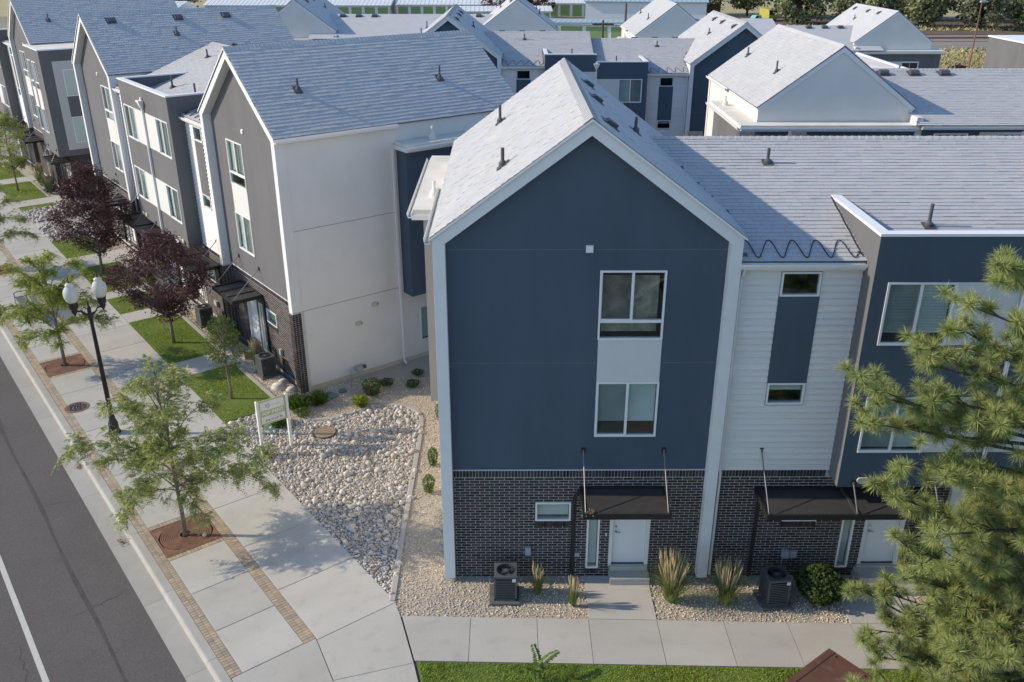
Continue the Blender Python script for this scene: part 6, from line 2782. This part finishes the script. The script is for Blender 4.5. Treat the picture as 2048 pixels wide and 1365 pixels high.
lid(W(-.80, .72), .52, .36, STREET_ROT + .3, 'green rectangular valve box lid in the gravel by the white wall')
lid(W(-1.78, -2.0), .60, .42, STREET_ROT + .2, 'green rectangular valve box lid behind the rent sign')
vb = MB().lathe([(.15, -.03), (.15, .03), (.0, .035)], 0, 0, 20, .5).build('valve_cover', M_greenlid)
vb.location = W(-.74, 1.24)
tag(vb, 'small round dark green valve cover in the gravel', 'valve box')
gm = empty('gas_meter', W(-.16, 2.2))
tag(gm, 'grey gas meter with pipe at the foot of the white wall', 'gas meter')
gm.rotation_euler = (0, 0, SA)
m = MB()
m.tube([(-.28, -.05, 0), (-.28, -.05, .38), (-.26, -.05, .44), (-.05, -.05, .44)], .022, 8)
m.build('riser', M_boxg, gm)
m = MB()
m.box(-.05, .20, -.14, .02, .30, .50, .5)
m.build('meter_body', M_boxg, gm)
m = MB()
m.lathe([(.08, .40), (.10, .45), (.10, .49), (.0, .50)], .28, -.06, 14, .5)
m.build('regulator', M_vent, gm)
m = MB()
m.tube([(.28, -.06, .45), (.36, -.04, .45), (.36, .05, .5)], .018, 8)
m.build('outlet_pipe', M_boxg, gm)
pk = MB()
pk.box(-.22, .22, -.16, .16, .0, .26, .5)
o = pk.build('parcel', M_card)
o.location = (W(4.25, -.35, .0))
o.rotation_euler = (0, 0, .6)
tag(o, 'brown cardboard parcel at the street row door', 'parcel')
pl_ = MB().box(-.08, .08, -.05, .05, .261, .263, .5).build('address_label', M_signw, o)
for i, (s_, p_, r_) in enumerate(((.95, -.55, .26), (.45, -.25, .20), (1.3, -.2, .17))):
    v, f = shapes[i]
    m = MB()
    m.add(v * np.array([r_ * 1.3, r_, r_ * .55]), f, .3)
    o = m.build('boulder', M_stone, None, True)
    o.location = W(s_, p_, .04)
    tag(o, ('large', 'middle sized', 'smallest')[i] + ' tan boulder in the bed at the white wall corner', 'boulder')
m = MB()
v, f = shapes[2]
m.add(v * .07, f, .9)
o = m.build('loose_rock', M_stone, None, True)
o.location = W(-6.35, -6.05, .04)
tag(o, 'pale loose rock lying on the nearest tree grate', 'rock')
for i, (s_, p_) in enumerate(((-.1, -7.9), (-5.0, -7.95))):
    m = MB()
    n = 60
    P = np.stack([rng.normal(0, .12, n), rng.normal(0, .05, n), rng.uniform(0, .03, n)], 1)
    leaf_quads(m, P, .05, .6, .9)
    o = m.build('leaf_litter', M_card)
    o.location = W(s_, p_, -.148)
    o.rotation_euler = (0, 0, STREET_ROT)
    o['kind'] = 'stuff'
# nest of dry leaves on the canopy
m = MB()
n = 120
P = np.stack([rng.normal(0, .09, n), rng.normal(0, .07, n), rng.uniform(0, .06, n)], 1)
leaf_quads(m, P, .05, .5, .9)
o = m.build('dry_leaves', M_card)
o.location = (1.99, 17.9, 2.745)
o['kind'] = 'stuff'

# ------------------------------------------------------------------ far background
ZB = -2.05


def flat(name, poly, z, matr, thick=.05):
    return struct(MB().prism(poly, 'uv', z - thick, z, .5).build(name, matr))


flat('dry_field', [(46, 108), (200, 108), (260, 160), (75, 160), (60, 140)], ZB + .02, M_dry)
flat('side_road', [(-60, 157), (300, 166), (300, 173), (-60, 164)], ZB + .04, M_far_road)
flat('railway_bed', [(-100, 172), (320, 180), (320, 190), (-100, 182)], ZB + .06, M_track)
flat('dirt_strip', [(-100, 186), (320, 192), (320, 216), (-100, 232)], ZB + .08, M_track2)
flat('far_field', [(-200, 236), (340, 232), (600, 420), (-400, 420)], ZB + .03, M_dry)
rails = struct(MB().box(-100, 320, -.04, .04, 0, .16, .5).build('rail', M_rust, None))
rails.location = (0, 178.5, ZB + .08)
rails.rotation_euler = (0, 0, math.atan(8 / 420))
o = MB().box(-100, 320, -.04, .04, 0, .16, .5).build('rail', M_rust, rails)
o.location = (0, 1.5, 0)

m = MB()
gr_areas = [(50, 190, 110, 156)]
V, F, rr = grass_mesh(gr_areas, 14, .8, .10, ZB)
m.add(V, F, rr)
V, F, rr = grass_mesh([(40, 260, 196, 208), (75, 200, 158, 162)], 3, .8, .25, ZB)
m.add(V, F, rr)
o = m.build('dry_grass', M_dry)
o['kind'] = 'stuff'
o['label'] = 'tall dry yellow grass in the field beyond the houses'


def far_tree(x, y, hgt, r, label, matr, seed, n_clump=70, per=45, leaf=.75, name='far_tree', group='trees beyond the tracks', z0f=.12):
    return broadleaf(name, (x, y, ZB), hgt, hgt * z0f, (r, r), label, matr, M_bark_d, n_clump=n_clump, per=per, leaf=leaf, clump_r=r * .28, seed=seed, trunk_r=.3, group=group, aspect=.8, top_narrow=.35)


ft = [(40, 238, 9, 6.5), (49, 240, 12, 7), (60, 236, 13, 7), (72, 232, 14, 8), (83, 230, 15, 8.5), (94, 226, 14, 8), (103, 226, 16, 9), (112, 220, 15, 8.5), (121, 214, 14, 8), (130, 210, 13, 7.5),
      (90, 205, 9, 5.5), (101, 200, 10, 6), (110, 197, 9, 5.5), (137, 204, 11, 6), (66, 214, 8, 5), (78, 210, 9, 5.5), (122, 193, 8, 5)]
ft.sort(key=lambda t: t[0] / t[1])
for i, (x, y, hh, r_) in enumerate(ft):
    far_tree(x, y, hh, r_, 'leafy green tree in the wood beyond the tracks, %s from its left end' % (['first', 'second', 'third', 'fourth', 'fifth', 'sixth', 'seventh', 'eighth', 'ninth', 'tenth', 'eleventh', 'twelfth', 'thirteenth', 'fourteenth', 'fifteenth', 'sixteenth', 'seventeenth'][i]),
             (M_far_leaf, M_far_leaf2, M_far_leaf)[i % 3], 200 + i)
cyl = [(14.5, 262), (18.8, 262), (27, 263), (31.5, 262)]
for i, (x, y) in enumerate(cyl):
    broadleaf('columnar_tree', (x, y, ZB), 6.2, .8, (1.7, 1.7), '%s of four trimmed columnar trees by the far storage sheds' % ('leftmost', 'second from left', 'third from left', 'rightmost')[i], M_far_leaf, M_bark_d, n_clump=40, per=45, leaf=.4, clump_r=.6, seed=300 + i, trunk_r=.12, group='columnar trees', aspect=.8, top_narrow=.5)
for i, (x, y, hh, r_, lb) in enumerate(((-58, 268, 9, 6, 'olive tree at the top edge left of the storage shed'), (-88, 262, 9, 7, 'dark tree at the top left edge'), (-15, 270, 6, 4.5, 'round tree behind the storage sheds'),
                                        (36, 272, 7, 6, 'green tree between sheds and tracks'), (44, 268, 8, 6, 'dark tree behind the white gable roof'), (22, 280, 5, 6, 'bushy tree above the far sheds'))):
    far_tree(x, y, hh, r_, lb, (M_far_leaf, M_far_leaf2)[i % 2], 320 + i, 50, 40, .7)
for i, (x, y, lb) in enumerate(((-2.5, 226, 'purple leaved tree at the top edge left of centre'), (7.5, 232, 'purple leaved tree at the top edge right of centre'))):
    broadleaf('plum_tree', (x, y, ZB), 6.5, 1.2, (3.4, 3.4), lb, M_plum, M_bark_d, n_clump=40, per=45, leaf=.45, clump_r=.9, seed=340 + i, trunk_r=.15, group='purple plum trees', aspect=.8)
for i, (x, y, lb) in enumerate(((44.5, 108, 'purple bush left of the dry field'), (48.0, 110, 'purple bush right of centre in the dry field edge'), (52.2, 107, 'purple bush before the grey house'))):
    broadleaf('plum_bush', (x, y, ZB), 4.2, .3, (2.2, 2.2), lb, M_plum, M_bark_d, n_clump=40, per=45, leaf=.28, clump_r=.6, seed=350 + i, trunk_r=.1, group='purple bushes', aspect=.8)
broadleaf('leafy_shrub', (41.2, 106, ZB), 4.4, .3, (1.6, 1.6), 'bright green shrub beside the far right rear gable', M_shrub, M_bark_d, n_clump=30, per=45, leaf=.28, clump_r=.5, seed=360, trunk_r=.08, aspect=.8, cat='shrub')
broadleaf('leafy_shrub', (11.4, 46.5, -1.0), 4.2, .3, (.55, .55), 'yellow green shrub in the court below the charcoal gable', M_locust2, M_bark_d, n_clump=22, per=45, leaf=.16, clump_r=.22, seed=361, trunk_r=.05, aspect=.8, cat='shrub')


def shed(x, y, L, Dp, hgt, rz, label, ndoor, roofm, doorm=None, pitch=.8, wallm=None):
    root = empty('storage_shed', (x, y, ZB), rz)
    tag(root, label, 'shed', 'storage sheds')
    m = MB()
    m.box(-L / 2, L / 2, 0, Dp, -.3, hgt, .5)
    m.build('wall', wallm or M_signw, root)
    m = MB()
    m.prism([(-.5, hgt), (Dp + .5, hgt), (Dp + .5, hgt + .12), (Dp / 2, hgt + .12 + pitch), (-.5, hgt + .12)], 'vz', -L / 2 - .4, L / 2 + .4, .5)
    rf = m.build('roof', roofm, root)
    sl = (pitch) / (Dp / 2 + .5)
    n = int(L / 1.0)
    m = MB()
    for k in range(n):
        xx = -L / 2 + (k + .5) * L / n
        m.add([(xx - .12, -.5, hgt + .12), (xx + .12, -.5, hgt + .12), (xx + .12, Dp / 2, hgt + .12 + pitch), (xx - .12, Dp / 2, hgt + .12 + pitch),
               (xx - .12, -.5, hgt + .17), (xx + .12, -.5, hgt + .17), (xx + .12, Dp / 2, hgt + .17 + pitch), (xx - .12, Dp / 2, hgt + .17 + pitch)], np.array(BOXF), .5)
    m.build('seam', roofm, rf, kind='stuff')
    w = L / ndoor if ndoor else 0
    for k in range(ndoor):
        m = MB()
        m.box(-L / 2 + k * w + .35, -L / 2 + (k + 1) * w - .35, -.06, .0, 0, hgt - .35, .5)
        m.build('roller_door', doorm or M_greenwall, root)
    return root


shed(-50, 226, 44, 14, 3.2, R(-1), 'long storage shed with green roller doors behind the white gable', 14, M_metalroof, pitch=1.6)
shed(-14.5, 228, 24, 14, 3.2, R(-1), 'storage shed with green roller doors left of centre', 8, M_metalroof, pitch=1.6)
shed(-84, 222, 14, 12, 3.0, R(-1), 'small storage shed with ribbed roof at the top left', 4, M_metalroof, pitch=1.0)
shed(-1, 215, 22, 10, 2.6, R(2), 'low storage shed with ribbed roof behind the charcoal gable', 7, M_metalroof, pitch=.8)
shed(22, 236, 24, 10, 3.0, R(-4), 'storage shed with pale ribbed roof below the columnar trees', 8, M_metalroof, pitch=1.2)
shed(30, 205, 26, 24, 5.2, R(-8), 'white warehouse with blue grey roof behind the utility poles', 0, M_blueroof, pitch=1.4)
shed(17, 178, 24, 10, 2.8, R(-14), 'low white building with pale blue roof before the warehouse', 5, M_blueroof, pitch=.5)
shed(-2, 262, 20, 10, 4.0, 0, 'far teal roofed building at the top edge centre', 0, M_blueroof, pitch=1.8)
shed(154, 222, 22, 14, 8, R(-30), 'pale grey building at the top right corner', 0, M_far_road, pitch=.3, wallm=M_far_road)


def pole(x, y, hgt, label, arms=1, z=ZB):
    root = empty('utility_pole', (x, y, z))
    tag(root, label, 'utility pole', 'wooden utility poles')
    m = MB()
    m.tube([(0, 0, -.3), (0, 0, hgt)], [.22, .15], 8)
    m.build('shaft', M_wood, root)
    for k in range(arms):
        m = MB()
        m.box(-1.6, 1.6, -.07, .07, hgt - .7 - k * 1.1, hgt - .5 - k * 1.1, .5)
        m.build('crossarm', M_wood, root)
        for xx in (-1.45, -.8, .8, 1.45):
            m = MB()
            m.lathe([(.06, hgt - .5 - k * 1.1), (.08, hgt - .4 - k * 1.1), (.0, hgt - .3 - k * 1.1)], xx, 0, 8, .5)
            m.build('insulator', M_boxg, root)
    return root


pole(14.3, 140, 6.6, 'wooden utility pole with one crossarm behind the court')
pole(17.6, 140, 9.0, 'taller wooden utility pole beside the crossarm pole', 0)
m = MB()
for z_, y_ in ((6.2, -.2), (6.5, 0), (6.4, .2)):
    m.tube([(x, 140 + y_ + (x - 14) * .02, ZB + z_ + ((x - 14) / 40) ** 2 * 1.5 - .3) for x in np.linspace(-10, 60, 14)], .035, 4)
o = m.build('power_line', M_black)
o['kind'] = 'stuff'
o['label'] = 'thin power lines between the utility poles'
fl = empty('light_pole', (67.2, 134, ZB))
tag(fl, 'thin brown light pole standing in the dry field', 'light pole')
MB().tube([(0, 0, 0), (0, 0, 9.4)], [.12, .08], 8).build('shaft', M_rust, fl)
MB().box(-.2, .8, -.2, .2, 9.4, 9.62, .5).build('head', M_boxg, fl)


def truck(x, y, rz, bodym, label, boxy=False, name='pickup_truck', cat='truck'):
    root = empty(name, (x, y, ZB), rz)
    tag(root, label, cat)
    m = MB()
    if boxy:
        m.prism([(-2.6, .6), (2.7, .6), (2.7, 1.5), (2.4, 2.7), (-2.6, 2.8)], 'uz', -1.05, 1.05, .5)
    else:
        m.prism([(-2.6, .45), (2.6, .45), (2.6, .95), (1.2, 1.05), (.6, 1.7), (-.6, 1.7), (-.75, 1.0), (-2.6, 1.0)], 'uz', -.9, .9, .5)
    m.build('body', bodym, root)
    m = MB()
    if boxy:
        m.prism([(2.3, 1.6), (2.72, 1.6), (2.5, 2.5), (2.2, 2.5)], 'uz', -.95, .95, .5)
    else:
        m.prism([(.15, 1.1), (1.12, 1.1), (.62, 1.62), (.15, 1.62)], 'uz', -.91, .91, .5)
    m.build('windscreen', M_darkglass, root)
    for sx in (-1.6, 1.6):
        for sy in (-1, 1):
            w = MB()
            w.tube([(sx, sy * .75, .42), (sx, sy * (1.08 if boxy else .95), .42)], .42, 14)
            w.build('wheel', M_tyre, root)
    return root


truck(57.5, 217, R(200), M_teal, 'teal pickup truck parked by the brown dirt strip')
truck(61.5, 222, R(-80), M_yellow, 'yellow box truck parked among the trees', True, 'box_truck')
truck(47.5, 243, R(180), M_carwhite, 'white camper van parked at the top edge', True, 'camper_van', 'van')
truck(51.5, 240, R(170), M_rust, 'rusty trailer beside the white camper van', True, 'trailer', 'trailer')
pt = empty('portable_toilet', (80, 207, ZB))
tag(pt, 'small pale portable toilet at the edge of the wood', 'portable toilet')
MB().box(-.7, .7, -.7, .7, 0, 2.3, .5).build('cabin', M_signw, pt)
MB().prism([(-.75, 2.3), (.75, 2.3), (0, 2.6)], 'uz', -.75, .75, .5).build('roof', M_boxg, pt)
MB().box(-.5, .5, -.74, -.7, .1, 2.0, .5).build('door', M_boxg, pt)
